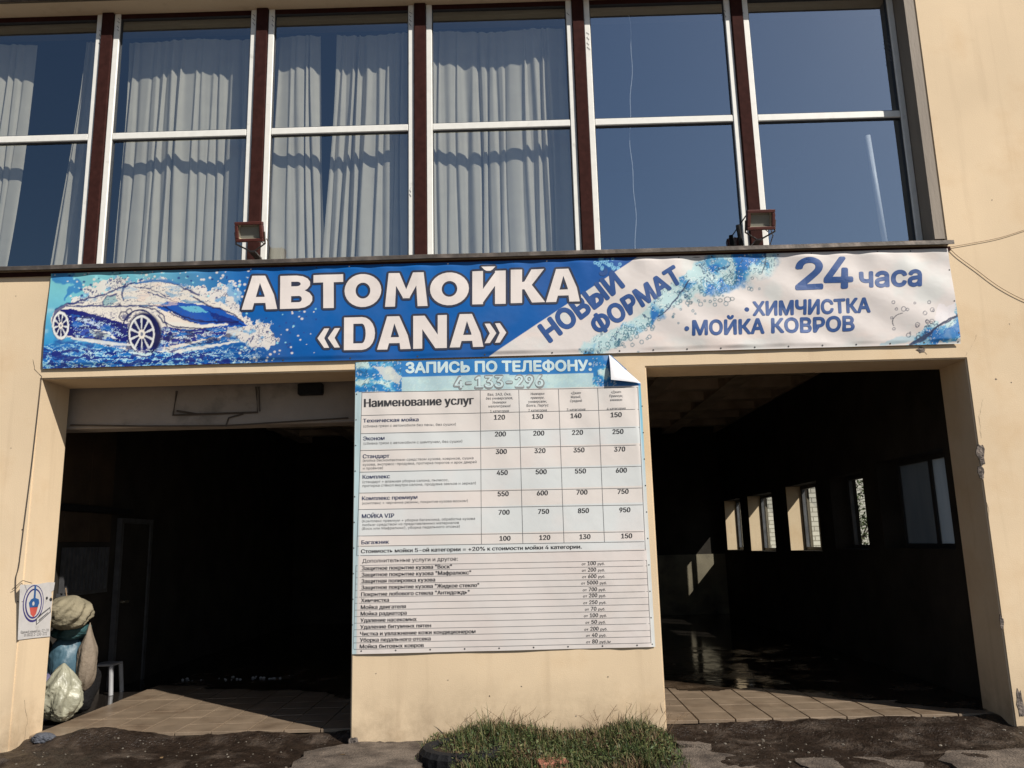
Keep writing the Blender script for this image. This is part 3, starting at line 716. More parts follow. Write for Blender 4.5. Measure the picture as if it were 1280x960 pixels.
def banner_mesh(name, x0, x1, z0, z1, step, disp, paint, mat_, parent=None, keep=None):
    nx = int((x1-x0)/step)+1; nz = int((z1-z0)/step)+1
    X, Z = np.meshgrid(np.linspace(x0, x1, nx), np.linspace(z0, z1, nz)); X = X.ravel(); Z = Z.ravel()
    Y = disp(X, Z)
    # layout coordinates of every vertex on the flat wall plane
    V = np.stack([X-CAM[0], np.zeros_like(X)-CAM[1], Z-CAM[2]], 1); d = V@_F
    a = 640+F_PX*(V@_R2)/d; b = 480-F_PX*(V@_U2)/d
    P = Paint(a, b); paint(P)
    i, k = np.meshgrid(np.arange(nx-1), np.arange(nz-1)); i = i.ravel(); k = k.ravel()
    Q = np.stack([k*nx+i, k*nx+i+1, (k+1)*nx+i+1, (k+1)*nx+i], 1)
    if keep is not None:
        ca = a[Q].mean(1); cb = b[Q].mean(1); Q = Q[keep(ca, cb)]
    me = bpy.data.meshes.new(name)
    me.vertices.add(X.size); me.vertices.foreach_set('co', np.stack([X, Y, Z], 1).astype(np.float32).ravel())
    me.loops.add(Q.size); me.loops.foreach_set('vertex_index', Q.astype(np.int32).ravel())
    me.polygons.add(len(Q)); me.polygons.foreach_set('loop_start', np.arange(0, Q.size, 4, dtype=np.int32)); me.polygons.foreach_set('loop_total', np.full(len(Q), 4, np.int32))
    me.polygons.foreach_set('use_smooth', np.ones(len(Q), bool))
    me.update(calc_edges=True); me.validate()
    at = me.color_attributes.new('print', 'FLOAT_COLOR', 'POINT')
    col = np.ones((X.size, 4), np.float32); col[:, :3] = np.clip(P.c, 0, 1); at.data.foreach_set('color', col.ravel())
    return obj(name, me, mat_, parent)

# ---- text ---------------------------------------------------------
import os
from mathutils.geometry import tessellate_polygon
FONT = None
try:      # the sans face that ships inside Blender itself; without it the built-in face is used
    _p = os.path.join(bpy.utils.system_resource('DATAFILES'), 'fonts', 'Inter.woff2')
    if os.path.exists(_p): FONT = bpy.data.fonts.load(_p)
except Exception: FONT = None
def outline_mesh(o, dg, res):
    """text -> filled mesh, every stroke of a letter filled on its own so that overlapping strokes stay solid"""
    cu = o.evaluated_get(dg).to_curve(dg)
    loops = []
    for sp in cu.splines:
        P = []
        if sp.type == 'BEZIER':
            bp = sp.bezier_points; n = len(bp)
            for i in range(n):
                a, b = bp[i], bp[(i+1) % n]; p0, p1, p2, p3 = a.co, a.handle_right, b.handle_left, b.co
                ch = (p3-p0).length; k = 1 if ((p1-p0).length+(p2-p1).length+(p3-p2).length) < ch*1.002+1e-7 else res
                for q in range(k):
                    t = q/k; u = 1-t; c = p0*u**3+p1*(3*u*u*t)+p2*(3*u*t*t)+p3*t**3; P.append((c.x, c.y))
        else: P = [(p.co.x, p.co.y) for p in sp.points]
        if len(P) < 3: continue
        ar = sum(P[i][0]*P[(i+1) % len(P)][1]-P[(i+1) % len(P)][0]*P[i][1] for i in range(len(P)))/2
        if abs(ar) < 1e-7: continue
        xs_ = [p[0] for p in P]; ys_ = [p[1] for p in P]; loops.append((P, ar, min(xs_), max(xs_), min(ys_), max(ys_)))
    o.evaluated_get(dg).to_curve_clear()
    if not loops: return bpy.data.meshes.new('t')
    sgn = 1 if max(loops, key=lambda l: abs(l[1]))[1] > 0 else -1
    outer = [l for l in loops if l[1]*sgn > 0]; holes = [l for l in loops if l[1]*sgn < 0]
    V = []; Fc = []
    hs = {i: [] for i in range(len(outer))}
    for h in holes:
        best = None
        for i, l in enumerate(outer):
            if l[2] <= h[2]+1e-4 and l[3] >= h[3]-1e-4 and l[4] <= h[4]+1e-4 and l[5] >= h[5]-1e-4:
                if best is None or abs(l[1]) < abs(outer[best][1]): best = i
        if best is not None: hs[best].append(h)
    for i, l in enumerate(outer):
        polys = [[Vector((x, y, 0)) for x, y in l[0]]]+[[Vector((x, y, 0)) for x, y in h[0]] for h in hs[i]]
        flat = [v for p in polys for v in p]; b = len(V); V += [tuple(v) for v in flat]
        for t in tessellate_polygon(polys):
            a_, b_, c_ = flat[t[0]], flat[t[1]], flat[t[2]]
            Fc.append(tuple(b+k for k in (t if (b_-a_).cross(c_-a_).z > 0 else t[::-1])))
    me = bpy.data.meshes.new('t'); me.from_pydata(V, [], Fc); me.update(); return me
TEXTS = []
def text_line(s, p0, p1, up, parent, disp, m, bold=.0, layer=1, cut=False, size_from_up=False, name='lettering', align=None):
    """s runs from layout point p0 to p1 along its baseline; up = layout offset from the baseline to the cap height"""
    cu = bpy.data.curves.new('lettering', 'FONT'); cu.body = s; cu['bold'] = bold; cu.font = FONT or cu.font; cu.resolution_u = 3 if cut else 2
    cu.fill_mode = 'FRONT'
    o = bpy.data.objects.new(name, cu); link(o)
    TEXTS.append((o, p0, p1, up, parent, disp, m, layer, cut, name, align))
def thicken(me, Pn, r, disp, layer, n):
    """the same printed outline repeated round a small circle: a heavier stroke"""
    tr = [tuple(p.vertices) for p in me.polygons]; V = []; Fc = []
    sh = [(0, 0)]
    if r > 0: sh += [(r*math.cos(2*math.pi*k/n), r*math.sin(2*math.pi*k/n)) for k in range(n)]
    for q, (dx, dz) in enumerate(sh):
        X = Pn[:, 0]+dx; Z = Pn[:, 1]+dz; Y = disp(X, Z)-.0016*layer-.00008*q
        b = len(V); V += list(zip(X.tolist(), Y.tolist(), Z.tolist())); Fc += [tuple(b+i for i in t) for t in tr]
    nm = bpy.data.meshes.new('lettering'); nm.from_pydata(V, [], Fc); nm.update(); bpy.data.meshes.remove(me)
    return nm
# heavy display capitals, drawn from straight and curved strokes in a unit box
def arcs(x0, x1, y0, y1, sw, sh_, k=7):
    """D-shaped bowl: outer and inner outline with the same number of points"""
    ry = (y1-y0)/2; cy = (y0+y1)/2; rx = min(.42, x1-x0); out = [(x0, y1)]; inn = [(x0, y1-sh_)]
    for i in range(k+1):
        a = math.pi/2-math.pi*i/k; out.append((x1-rx+rx*math.cos(a), cy+ry*math.sin(a)))
        inn.append((x1-rx+max(.02, rx-sw)*math.cos(a), cy+(ry-sh_)*math.sin(a)))
    out.append((x0, y0)); inn.append((x0, y0+sh_))
    return [[out[i], out[i+1], inn[i+1], inn[i]] for i in range(len(out)-1)]
def ring_(rx, ry, n=26):
    o_ = [(.5+.5*math.cos(2*math.pi*i/n), .5+.5*math.sin(2*math.pi*i/n)) for i in range(n)]; i_ = [(.5+rx*math.cos(2*math.pi*i/n), .5+ry*math.sin(2*math.pi*i/n)) for i in range(n)]
    return [[o_[i], o_[(i+1) % n], i_[(i+1) % n], i_[i]] for i in range(n)]
def R_(x0, x1, y0, y1): return [(x0, y0), (x1, y0), (x1, y1), (x0, y1)]
GL = {
 'А': [[(0,0),(.30,0),(.57,1),(.30,1)], [(.44,1),(.66,1),(.91,.42),(.64,.42)], [(.64,.43),(.907,.43),(1,0),(.69,0)], [(.24,.19),(.80,.19),(.74,.37),(.30,.37)]],
 'В': [R_(0,.34,0,1)] + arcs(.30,.93,.49,1,.30,.185) + arcs(.30,1,0,.57,.33,.19),
 'Т': [R_(0,1,.77,1), R_(.33,.68,0,.80)],
 'О': ring_(.20, .24),
 'М': [[(0,0),(.235,0),(.28,1),(.09,1)], [(.765,0),(1,0),(.91,1),(.72,1)], [(.09,1),(.34,1),(.585,.24),(.43,.24)], [(.66,1),(.91,1),(.57,.24),(.415,.24)]],
 'Й': [R_(0,.32,0,1), R_(.68,1,0,1), [(.28,0),(.28,.40),(.72,1),(.72,.60)], [(.27,1.13),(.69,1.13),(.60,1.035),(.36,1.035)], [(.36,1.037),(.60,1.037),(.54,1.0),(.42,1.0)]],
 'К': [R_(0,.33,0,1), [(.26,.40),(.60,1),(.97,1),(.52,.42)], [(.28,.62),(.52,.66),(1,0),(.62,0)]],
 'D': [R_(0,.30,0,1)] + arcs(.26,1,0,1,.30,.20,10),
 'N': [R_(0,.27,0,1), R_(.73,1,0,1), [(0,1),(.34,1),(1,0),(.66,0)]],
 '«': [[(0,.42),(.30,.42),(.52,.80),(.30,.80)], [(0,.42),(.30,.04),(.52,.04),(.30,.42)], [(.46,.42),(.76,.42),(1,.80),(.76,.80)], [(.46,.42),(.76,.04),(1,.04),(.76,.42)]],
}
GL['A'] = GL['А']; GL['»'] = [[(1-x, y) for x, y in q] for q in GL['«']]
def glyph(ch, x0, x1, yb0, yb1, cap, parent, disp, m, r, layer, name):
    bm = bmesh.new()
    for q in GL[ch]:
        P = []
        for u, v in q:
            px_ = x0+(x1-x0)*u; py_ = yb0+(yb1-yb0)*u-cap*v; X, Z = wall(px_, py_); P.append((X, 0, Z))
        ar = sum(P[i][0]*P[(i+1) % 4][2]-P[(i+1) % 4][0]*P[i][2] for i in range(4))
        if ar < 0: P = P[::-1]
        bm.faces.new([bm.verts.new(p) for p in P])
    for axis in (0, 2):
        lo = min(v.co[axis] for v in bm.verts); hi = max(v.co[axis] for v in bm.verts); st = .05
        for q in range(int(math.ceil(lo/st)), int(math.floor(hi/st))+1):
            no = [0, 0, 0]; no[axis] = 1; c = [0, 0, 0]; c[axis] = q*st
            bmesh.ops.bisect_plane(bm, geom=bm.verts[:]+bm.edges[:]+bm.faces[:], plane_co=c, plane_no=no)
    me = bpy.data.meshes.new(name); bm.to_mesh(me); bm.free()
    co = np.empty(len(me.vertices)*3, np.float32); me.vertices.foreach_get('co', co); co = co.reshape(-1, 3).astype(float)
    # neighbouring strokes overlap: give every stroke its own hair-thin level
    lev = np.zeros(len(co))
    bm = bmesh.new(); bm.from_mesh(me); bm.verts.ensure_lookup_table(); seen = {}; k = 0
    for v in bm.verts:
        if v.index in seen: continue
        st_ = [v]; seen[v.index] = k
        while st_:
            w = st_.pop()
            for e in w.link_edges:
                o2 = e.other_vert(w)
                if o2.index not in seen: seen[o2.index] = k; st_.append(o2)
        k += 1
    bm.free()
    for i, kk in seen.items(): lev[i] = (kk % 6)*.00002
    d2 = lambda X, Z: disp(X, Z)-lev
    me = thicken(me, co[:, [0, 2]], r, d2, layer, 12)
    me.materials.append(m); me.name = name; o = bpy.data.objects.new(name, me); link(o); o.parent = parent
def cap_height():
    cu = bpy.data.curves.new('c', 'FONT'); cu.body = 'Н'; cu.font = FONT or cu.font; o = bpy.data.objects.new('c', cu); link(o)
    bpy.context.view_layer.update(); me = outline_mesh(o, bpy.context.evaluated_depsgraph_get(), 2); bpy.data.objects.remove(o)
    h = max(v.co.y for v in me.vertices); bpy.data.meshes.remove(me); return h
def flush_texts():
    CAP = cap_height()
    bpy.context.view_layer.update(); dg = bpy.context.evaluated_depsgraph_get()
    made = []
    for (o, p0, p1, up, parent, disp, m, layer, cut, name, align) in TEXTS:
        made.append(outline_mesh(o, dg, 4 if cut else 2))
    for rec, me in zip(TEXTS, made):
        (o, p0, p1, up, parent, disp, m, layer, cut, name, align) = rec
        cu = o.data; r_b = cu['bold']; bpy.data.objects.remove(o); bpy.data.curves.remove(cu)
        n = len(me.vertices)
        if n == 0: continue
        co = np.empty(n*3, np.float32); me.vertices.foreach_get('co', co); co = co.reshape(-1, 3)
        X0, Z0 = wall(*p0); XU, ZU = wall(p0[0]+up[0], p0[1]+up[1])
        mn, mxx = co[:, 0].min(), co[:, 0].max()
        ud = np.array([XU-X0, ZU-Z0])
        if align is None:
            X1, Z1 = wall(*p1); ax = np.array([X1-X0, Z1-Z0])/(mxx-mn); org = np.array([X0, Z0])
        else:   # natural width: align 'c' centred at p0, 'l' starting there; align = (kind, widthfactor)
            k = np.linalg.norm(ud)/CAP*align[1]; ax = np.array([k, 0.0]); org = np.array([X0, Z0])
            if align[0] == 'c': org = org-ax*(mxx-mn)/2
        Pn = org[None]+(co[:, :1]-mn)*ax[None]+co[:, 1:2]/CAP*ud[None]
        if cut:
            me.vertices.foreach_set('co', np.stack([Pn[:, 0], np.zeros(n), Pn[:, 1]], 1).astype(np.float32).ravel())
            bm = bmesh.new(); bm.from_mesh(me); bmesh.ops.remove_doubles(bm, verts=bm.verts[:], dist=1e-5)
            for axis in (0, 2):
                lo = min(v.co[axis] for v in bm.verts); hi = max(v.co[axis] for v in bm.verts); st = .07
                for q in range(int(math.ceil(lo/st)), int(math.floor(hi/st))+1):
                    no = [0, 0, 0]; no[axis] = 1; c = [0, 0, 0]; c[axis] = q*st
                    bmesh.ops.bisect_plane(bm, geom=bm.verts[:]+bm.edges[:]+bm.faces[:], plane_co=c, plane_no=no)
            bm.to_mesh(me); bm.free(); n = len(me.vertices)
            co = np.empty(n*3, np.float32); me.vertices.foreach_get('co', co); co = co.reshape(-1, 3); Pn = co[:, [0, 2]]
        em = np.linalg.norm(ud)/CAP*r_b
        me = thicken(me, np.asarray(Pn, float), em, disp, layer, 8 if (cut or r_b > .03) else 2)
        me.materials.clear(); me.materials.append(m)
        me.name = name
        oo = bpy.data.objects.new(name, me); link(oo); oo.parent = parent
    TEXTS.clear()

# ---- big banner ----------------------------------------------------
def disp1(X, Z):
    z = (Z-3.71)/.45
    sag = .010*np.sin(X*2.1)*(1-z*z)*.5
    w = .0055*np.sin(X*3.1+Z*4+1)+.0035*np.sin(X*8.3-Z*7)+.0025*(fbm(X*5, Z*7, 3)-.5)*2
    right = smooth(0.3, 2.0, X)
    w = w + right*(.006*np.sin((X*1.0+Z*1.6)*9)+.004*np.sin((X-Z*.8)*17))
    edge = 1-smooth(.9, 1.0, np.abs(z))*.75
    # puckers hanging from the eyelets
    puck = .004*np.cos(X*2*math.pi/.30)*smooth(.3, 1.0, z)
    return -.022-(w+sag+.010)*edge-puck*edge
TEAL = S(120,190,198); BLUE = S(8,98,180); NAVY = S(22,34,120); DARK = S(16,24,60); WHITE = S(213,206,203); CREAM = S(226,220,212)
def paint1(P):
    a, b = P.a, P.b
    t = smooth(100, 330, a)[:, None]; up = smooth(450, 350, b)[:, None]
    left = np.asarray(S(40,140,200))*(1-up)+np.asarray(S(118,190,200))*up
    right = np.asarray(S(0,84,158))*(1-up)+np.asarray(S(8,92,166))*up
    P.c = left*(1-t)+right*t
    P.mix(smooth(560, 800, a)*.7*up[:, 0], S(22,74,146))
    n = fbm(a*.05, b*.09, 5)
    P.mix(smooth(.55, .8, n)*.4*(1-t[:, 0]), S(190,222,222))
    # darker blue cloud upper left and lower strip of water
    P.warp(10, .08, 3)
    P.mix(P.line([(75,345),(100,352),(85,372)], [7,5,2])*.8, S(30,110,180))
    water = smooth(425, 436, P.wb)*(1-smooth(240, 330, a)*1.0)
    P.mix(water*.75, S(12,90,175))
    nn = fbm(a*.07, b*.25, 9, 5)
    P.mix(water*(np.abs(nn-.5) < .035)*.9, S(150,205,225)); P.mix(water*smooth(.56, .62, nn)*.85, S(20,40,125))
    # ----- the white spray behind the car
    P.warp(9, .16, 21)
    spray = np.maximum(P.poly([(76,402),(92,376),(112,360),(140,350),(170,352),(200,350),(262,362),(290,354),(305,368),(300,384),(318,404),(333,400),(350,428),(325,438),(300,430),(270,420),(200,380),(120,384)]), 0)
    P.mix(spray*.9, CREAM)
    ink = np.abs(fbm(P.wa*.17, P.wb*.2, 33, 4)-.5)
    P.mix(spray*(ink < .035)*.85, S(26,50,110)); P.mix(spray*smooth(.56, .68, fbm(a*.11, b*.13, 35))*.75, S(70,150,200))
    # droplets flung off
    r = np.random.default_rng(4); P.warp(0)
    drops = [(r.uniform(80, 330), r.uniform(340, 374), r.uniform(.6, 2.0)) for _ in range(170)] + [(r.uniform(300, 400), r.uniform(385, 452), r.uniform(.5, 1.8)) for _ in range(90)]
    for x, y, q in drops:
        m = (np.abs(a-x) < 4) & (np.abs(b-y) < 4)
        if not m.any(): continue
        d = np.hypot(a[m]-x, (b[m]-y)*1.2); k = 1-smooth(q*.7, q*1.25, d)
        col = CREAM if r.random() < .55 else (S(30,60,130) if r.random() < .6 else S(150,215,225))
        P.c[m] = P.c[m]*(1-k[:, None]*.85)+np.asarray(col)*k[:, None]*.85
    # ----- the car
    P.warp(1.6, .22, 41)
    body = P.poly([(67,402),(70,390),(84,381),(112,377),(130,372),(152,362),(172,356),(198,353),(224,357),(252,370),(284,383),(303,396),(312,408),(300,414),(268,424),(232,434),(192,441),(160,438),(120,430),(80,420),(69,412)])
    P.mix(body, S(224,218,208))
    P.mix(P.poly([(78,388),(92,388),(112,392),(134,398),(160,406),(168,420),(160,432),(120,428),(86,420),(76,404)]), S(24,30,112))
    nd = fbm(P.wa*.12, P.wb*.3, 43, 4)
    side = P.poly([(92,396),(126,402),(152,412),(154,428),(118,426),(94,416)])
    P.mix(side*smooth(.52, .58, nd), S(50,80,170)); P.mix(side*(np.abs(nd-.45) < .02), S(170,200,225))
    P.mix(P.poly([(112,413),(132,413),(143,420),(134,425),(118,422)])*.8, S(190,205,200)); P.mix(P.line([(120,414),(138,417),(145,424)], 1.1), S(225,225,220))
    P.mix(P.line([(98,399),(112,402),(126,410)], [1.0,2,1]), S(190,205,225))
    # hood and front end
    P.mix(P.poly([(196,384),(214,378),(246,381),(278,388),(300,400),(312,408),(296,411),(262,410),(236,402),(214,394)]), S(22,84,176))
    P.mix(P.poly([(225,384),(250,384),(262,392),(240,392)])*.8, S(110,195,215)); P.mix(P.poly([(262,390),(296,402),(308,408),(290,408),(268,400)])*.8, S(18,30,110))
    P.mix(P.poly([(200,391),(216,391),(246,407),(216,405),(204,399)]), S(232,220,208)); P.mix(P.line([(196,397),(212,405),(246,410),(286,407)], [1,2.4,2.4,.8]), S(230,226,216))
    P.mix(P.poly([(194,408),(236,413),(280,410),(306,408),(300,418),(262,424),(222,432),(192,437)]), S(26,40,130))
    nf = fbm(P.wa*.10, P.wb*.34, 47, 4); fr = P.poly([(194,408),(236,413),(280,410),(306,408),(300,418),(262,424),(222,432),(192,437)])
    P.mix(fr*(np.abs(nf-.5) < .035)*.9, S(215,220,222)); P.mix(fr*smooth(.58, .64, nf), S(24,110,190))
    P.mix(P.poly([(286,410),(306,410),(300,420),(284,422)])*.85, S(214,214,208))
    P.mix(P.line([(192,438),(226,440),(262,434),(300,428)], [1.2,2.2,1.6,.6]), S(222,222,218))
    # roof, glass, pillars
    for pts, w in (([(88,381),(112,374),(134,368),(150,361),(170,355),(198,352)], .8), ([(86,384),(128,383),(146,384),(180,383),(206,384)], .9), ([(130,381),(134,372),(146,369)], 1.1), ([(158,356),(154,368),(156,376)], .9),
                   ([(198,352),(222,357),(250,370)], 1.0), ([(186,366),(204,372),(222,378)], .6), ([(170,360),(190,362),(210,372)], .5)):
        P.mix(P.line(pts, w)*.9, S(30,50,110))
    P.mix(P.line([(170,356),(186,352.5),(212,353),(232,358)], [.6,1.6,2,.8])*.8, S(60,120,180))
    P.mix(P.poly([(131,376),(136,371),(146,371),(148,377),(140,382),(131,382)])*.8, S(130,175,180)); P.mix(P.poly([(148,384),(151,379),(155,384)])*.9, S(20,40,90))
    dots = body*smooth(.60, .64, fbm(a*.45, b*.45, 51, 2))*smooth(386, 398, b)*(1-smooth(190, 200, a))*(a > 92)
    P.mix(dots*.8, S(26,36,110)); 
    P.mix(P.ell(156, 396, 6, 5, .9)*.8, S(40,50,90)); P.mix(P.ell(163, 391, 3.4, 4, .8)*.8, S(30,40,90))
    rf = P.poly([(90,386),(112,376),(152,362),(172,356),(198,353),(224,357),(252,370),(284,383),(250,380),(210,384),(150,384)])
    ni = fbm(P.wa*.05, P.wb*.30, 55, 4); P.mix(rf*(np.abs(ni-.46) < .012)*.85, S(40,56,110)); P.mix(rf*smooth(.60, .70, ni)*.5, S(120,170,205)); P.mix(rf*smooth(.6, .72, fbm(a*.05, b*.12, 57))*.5, S(232,206,190))
    P.mix(P.poly([(200,360),(230,364),(262,380),(236,380),(214,372)])*smooth(.40, .55, fbm(P.wa*.08, P.wb*.2, 58))*.7, S(90,150,190))
    for pts, w in (([(206,384),(232,398),(262,404),(300,404)], .9), ([(214,392),(240,404),(276,403)], .6), ([(176,384),(196,388),(206,396),(210,410)], .9), ([(244,372),(262,384),(290,392),(306,404)], .9), ([(200,396),(206,404),(222,410),(262,412)], .8)):
        P.mix(P.line(pts, w)*.9, S(20,30,90))
    P.mix(P.line([(70,402),(73,389),(86,381),(106,379)], [1.6,2.2,1.4,.6])*.85, S(24,40,110))
    lo = P.poly([(70,402),(92,394),(130,400),(168,412),(196,408),(236,413),(306,410),(300,424),(192,443),(160,440),(80,422)])
    P.mix(lo*(np.abs(fbm(a*.09, b*.22, 63, 5)-.5) < .022)*.9, S(190,214,228)); P.mix(lo*smooth(.58, .66, fbm(a*.08, b*.2, 64, 5))*.8, S(14,20,84)); P.mix(lo*smooth(.60, .68, fbm(a*.06+3, b*.16, 65, 4))*.7, S(20,104,184))
    P.mix(body*(np.abs(fbm(P.wa*.16, P.wb*.3, 66, 4)-.5) < .012)*.6*(b < 400), S(60,80,130))
    # wheels
    P.warp(.5, .4, 61)
    for cx, cy, rx, ry, sp, rot in ((78.5, 408, 10.5, 18, 9, .2), (178.5, 418.5, 17.5, 25, 10, 0)):
        if cx > 100: P.mix(P.ell(cx+4, cy, rx+3.5, ry+2), S(18,22,72)); P.mix(P.ell(cx-2, cy-2, rx+5, ry+3, .9)*(b < cy), S(20,30,90))
        P.mix(P.ell(cx, cy, rx, ry), S(18,24,80)); P.mix(P.ell(cx, cy, rx*.86, ry*.88, 1.1), S(224,224,220))
        u = (a-cx)/rx; v = (b-cy)/ry; rad = np.hypot(u, v); ang = np.arctan2(v, u)+rot
        spk = (np.abs(np.mod(ang*sp/(2*math.pi), 1)-.5) < .10+.03/np.maximum(rad, .2)) & (rad < .84) & (rad > .18)
        P.mix(spk*.92, S(214,216,218)); P.mix((rad < .24)*1.0, S(226,218,206)); P.mix((rad < .10)*.8, S(60,80,120))
    P.mix(P.line([(164,441),(176,445),(190,443)], [1,3,1])*.9, S(205,225,225))
    P.mix(P.line([(92,424),(118,427),(146,431),(168,432)], [1,2,1.8,.8])*.85, S(218,222,220))
    # waves under the car
    P.warp(6, .12, 71); wv = fbm(P.wa*.05, P.wb*.38, 73, 4); wm = smooth(432, 440, b)*(1-smooth(300, 345, a))*(a > 62)
    P.mix(wm*(np.abs(wv-.52) < .022)*.9, S(190,222,232)); P.mix(wm*smooth(.60, .64, wv)*.9, S(20,36,120))
    # ----- white field with the diagonal edge
    P.warp(0)
    edge = a-(612+(446-b)*1.492)
    wf = smooth(-.6, .6, edge); P.mix(wf, WHITE)
    cl = fbm(a*.03, b*.03, 81, 4); P.mix(wf*smooth(.5, .75, cl)*.35, S(196,210,208)); P.mix(wf*smooth(.55, .8, fbm(a*.02+9, b*.05, 83))*.35, S(228,206,196))
    # bubbles just left of the diagonal at the top
    for k in range(26):
        x, y = r.uniform(742, 776), r.uniform(324, 338); P.mix(P.ell(x, y, 1.5, 1.5, .7)*.8*(1-wf), S(130,190,220))
    # ----- splash stream
    def stream(mask, seed):
        P.mix(mask*.9, S(176,208,212))
        n1 = fbm(P.wa*.055, P.wb*.055, seed, 4); P.mix(mask*smooth(.42, .60, n1), S(70,150,196)); P.mix(mask*smooth(.57, .68, n1), S(30,110,184))
        n2 = np.abs(fbm(P.wa*.14, P.wb*.14, seed+3, 4)-.5); P.mix(mask*(n2 < .022)*.85, S(36,70,110)); P.mix(mask*((n2 > .08) & (n2 < .10))*.7, S(226,230,228))
    P.warp(9, .10, 91)
    st = P.line([(945,316),(915,335),(880,352),(840,372),(800,405),(765,425),(740,440)], [26,22,15,10,8,9,11])*(edge > 0)
    st = np.maximum(st, P.line([(905,320),(880,335),(850,350)], [10,7,2])*(edge > 0))
    stream(st, 93)
    P.warp(3, .1, 95); P.mix(P.line([(862,350),(850,366),(838,384),(822,398)], [.7,1.1,.9,.6])*.9, S(26,44,90)); P.mix(P.line([(955,318),(957,330),(953,343)], .6)*.8, S(30,40,70))
    for k in range(120):
        t_ = r.random(); x = 955-t_*210+r.normal(0, 8); y = 330+t_*112+r.normal(0, 9); q = r.uniform(.8, 2.6)
        if x < 612+(446-y)*1.492+4: continue
        P.warp(0); P.mix(P.ell(x, y, q, q, .55)*.75, S(60,110,130))
    for x, y, q in ((908,376,4), (914,375,2.5), (862,380,2), (899,377,2.6)): P.mix(P.ell(x, y, q, q*.8, .6)*.7, S(50,80,90))
    # ----- lower right splash
    P.warp(5, .11, 101)
    m2 = P.poly([(1128,436),(1150,414),(1170,398),(1182,384),(1205,370),(1205,420),(1178,428),(1150,436)])
    stream(m2*.95, 103)
    P.mix(P.poly([(1172,384),(1190,378),(1190,396),(1172,408),(1164,400)])*.9, S(222,216,218)); P.mix(P.poly([(1160,428),(1180,410),(1205,396),(1205,415),(1180,424)])*.75, S(40,112,184))
    P.warp(1.5, .2, 105); P.mix(P.line([(1136,432),(1152,424),(1168,410),(1196,396)], [1.6,2.6,1.1,.6])*.9, S(34,44,84)); P.mix(P.line([(1166,412),(1180,402),(1198,394)], .7), S(40,50,80))
    P.mix(P.line([(1100,432),(1120,426),(1140,424)], [1,4,3])*.5, S(120,180,200))
    P.warp(0)
    for k in range(46):
        x, y, q = r.uniform(1110, 1165), r.uniform(374, 430), r.uniform(.8, 3.0)
        if y < 432-(x-1100)*.9+8 and k % 3: continue
        P.mix(P.ell(x, y, q, q, .5)*.8, S(44,54,80))
    P.mix(P.ell(1127, 403, 13, 10, .5)*(a < 1126)*(b < 408)*.9, S(50,56,70))
BN = banner_mesh('main_banner', -4.318, 3.995, 3.253, 4.158, .0060, disp1, paint1, MT['print'])
tag(BN, 'long blue and white car wash banner with sports car and splashes above both bays', 'banner')
def big(s, x0, x1, yb0, yb1, cap, bold=.035):
    glyph(s, x0, x1, yb0, yb1, cap, BN, disp1, MT['outline'], .021, 1, 'letter_outline')
    glyph(s, x0, x1, yb0, yb1, cap, BN, disp1, MT['ink_white'], 0, 2.2, 'letter')
for s, x0, x1, yb, cap in (('А',304,348,388.3,42), ('В',351.5,392,387.2,41.5), ('Т',393,430,386.3,41.5), ('О',431.5,477.5,385,41), ('М',482,535,384.2,41.5), ('О',538,586.5,383,41), ('Й',590.7,632.2,381.5,41.5), ('К',638.5,681.3,379.6,41.5), ('А',682.3,724.5,378.6,41)):
    big(s, x0, x1, yb+.6, yb-.6, cap)
big('«', 398, 426, 437.5, 436.8, 32, .035); big('D', 431, 469.5, 439, 438, 41); big('A', 472, 514, 438, 437, 41); big('N', 517, 559, 437, 436, 41); big('A', 562.5, 604.5, 435.5, 434.5, 41); big('»', 606, 633, 431.5, 430.5, 32, .035)
T = lambda *k, **q: text_line(*k, **q)
def blue(s, p0, p1, up, bold=.02): text_line(s, p0, p1, up, BN, disp1, MT['ink_blue'], bold, 1, True, name='lettering')
blue('НОВЫЙ', (687.5,428.5), (779.5,359.5), (-14.5,-19.3), .034); blue('ФОРМАТ', (747.5,419.5), (852.5,352.5), (-11.5,-18.8), .034)
blue('2', (994.5,362.3), (1026,361.3), (0,-36.5), .022); blue('4', (1029.5,361.3), (1063,360.3), (0,-36.5), .022); blue('часа', (1073,360.5), (1149,358), (0,-24.5), .025)
blue('ХИМЧИСТКА', (940.5,395.3), (1085.5,391), (0,-17), .03); blue('МОЙКА', (865,420), (953.5,417.3), (0,-17.5), .03); blue('КОВРОВ', (963.5,417), (1065.5,414), (0,-17.5), .03)
def disc(name, X, Z, r, disp, m, parent, layer=1, n=12, rz=1.0):
    bm = bmesh.new(); y = float(disp(np.array([X]), np.array([Z]))[0])-.0016*layer
    vs = [bm.verts.new((X+r*math.cos(2*math.pi*k/n), y, Z+r*rz*math.sin(2*math.pi*k/n))) for k in range(n)]; bm.faces.new(vs[::-1])
    return obj(name, bm, m, parent)
for px, py in ((932.5,388), (857.5,412)): disc('bullet_dot', *wall(px, py), .022, disp1, MT['ink_blue'], BN)
for i in range(28):
    x = -4.28+i*.305
    disc('eyelet', x, 4.142, .007, disp1, MT['ink'] if i % 3 else MT['ink_white'], BN, 1, 8)
    if x > .5 or i % 2: disc('eyelet', x+.02, 3.272, .008, disp1, MT['ink'], BN, 1, 8)
for k in range(3): disc('eyelet', 3.983, 3.35+k*.3, .007, disp1, MT['ink'], BN, 1, 8)

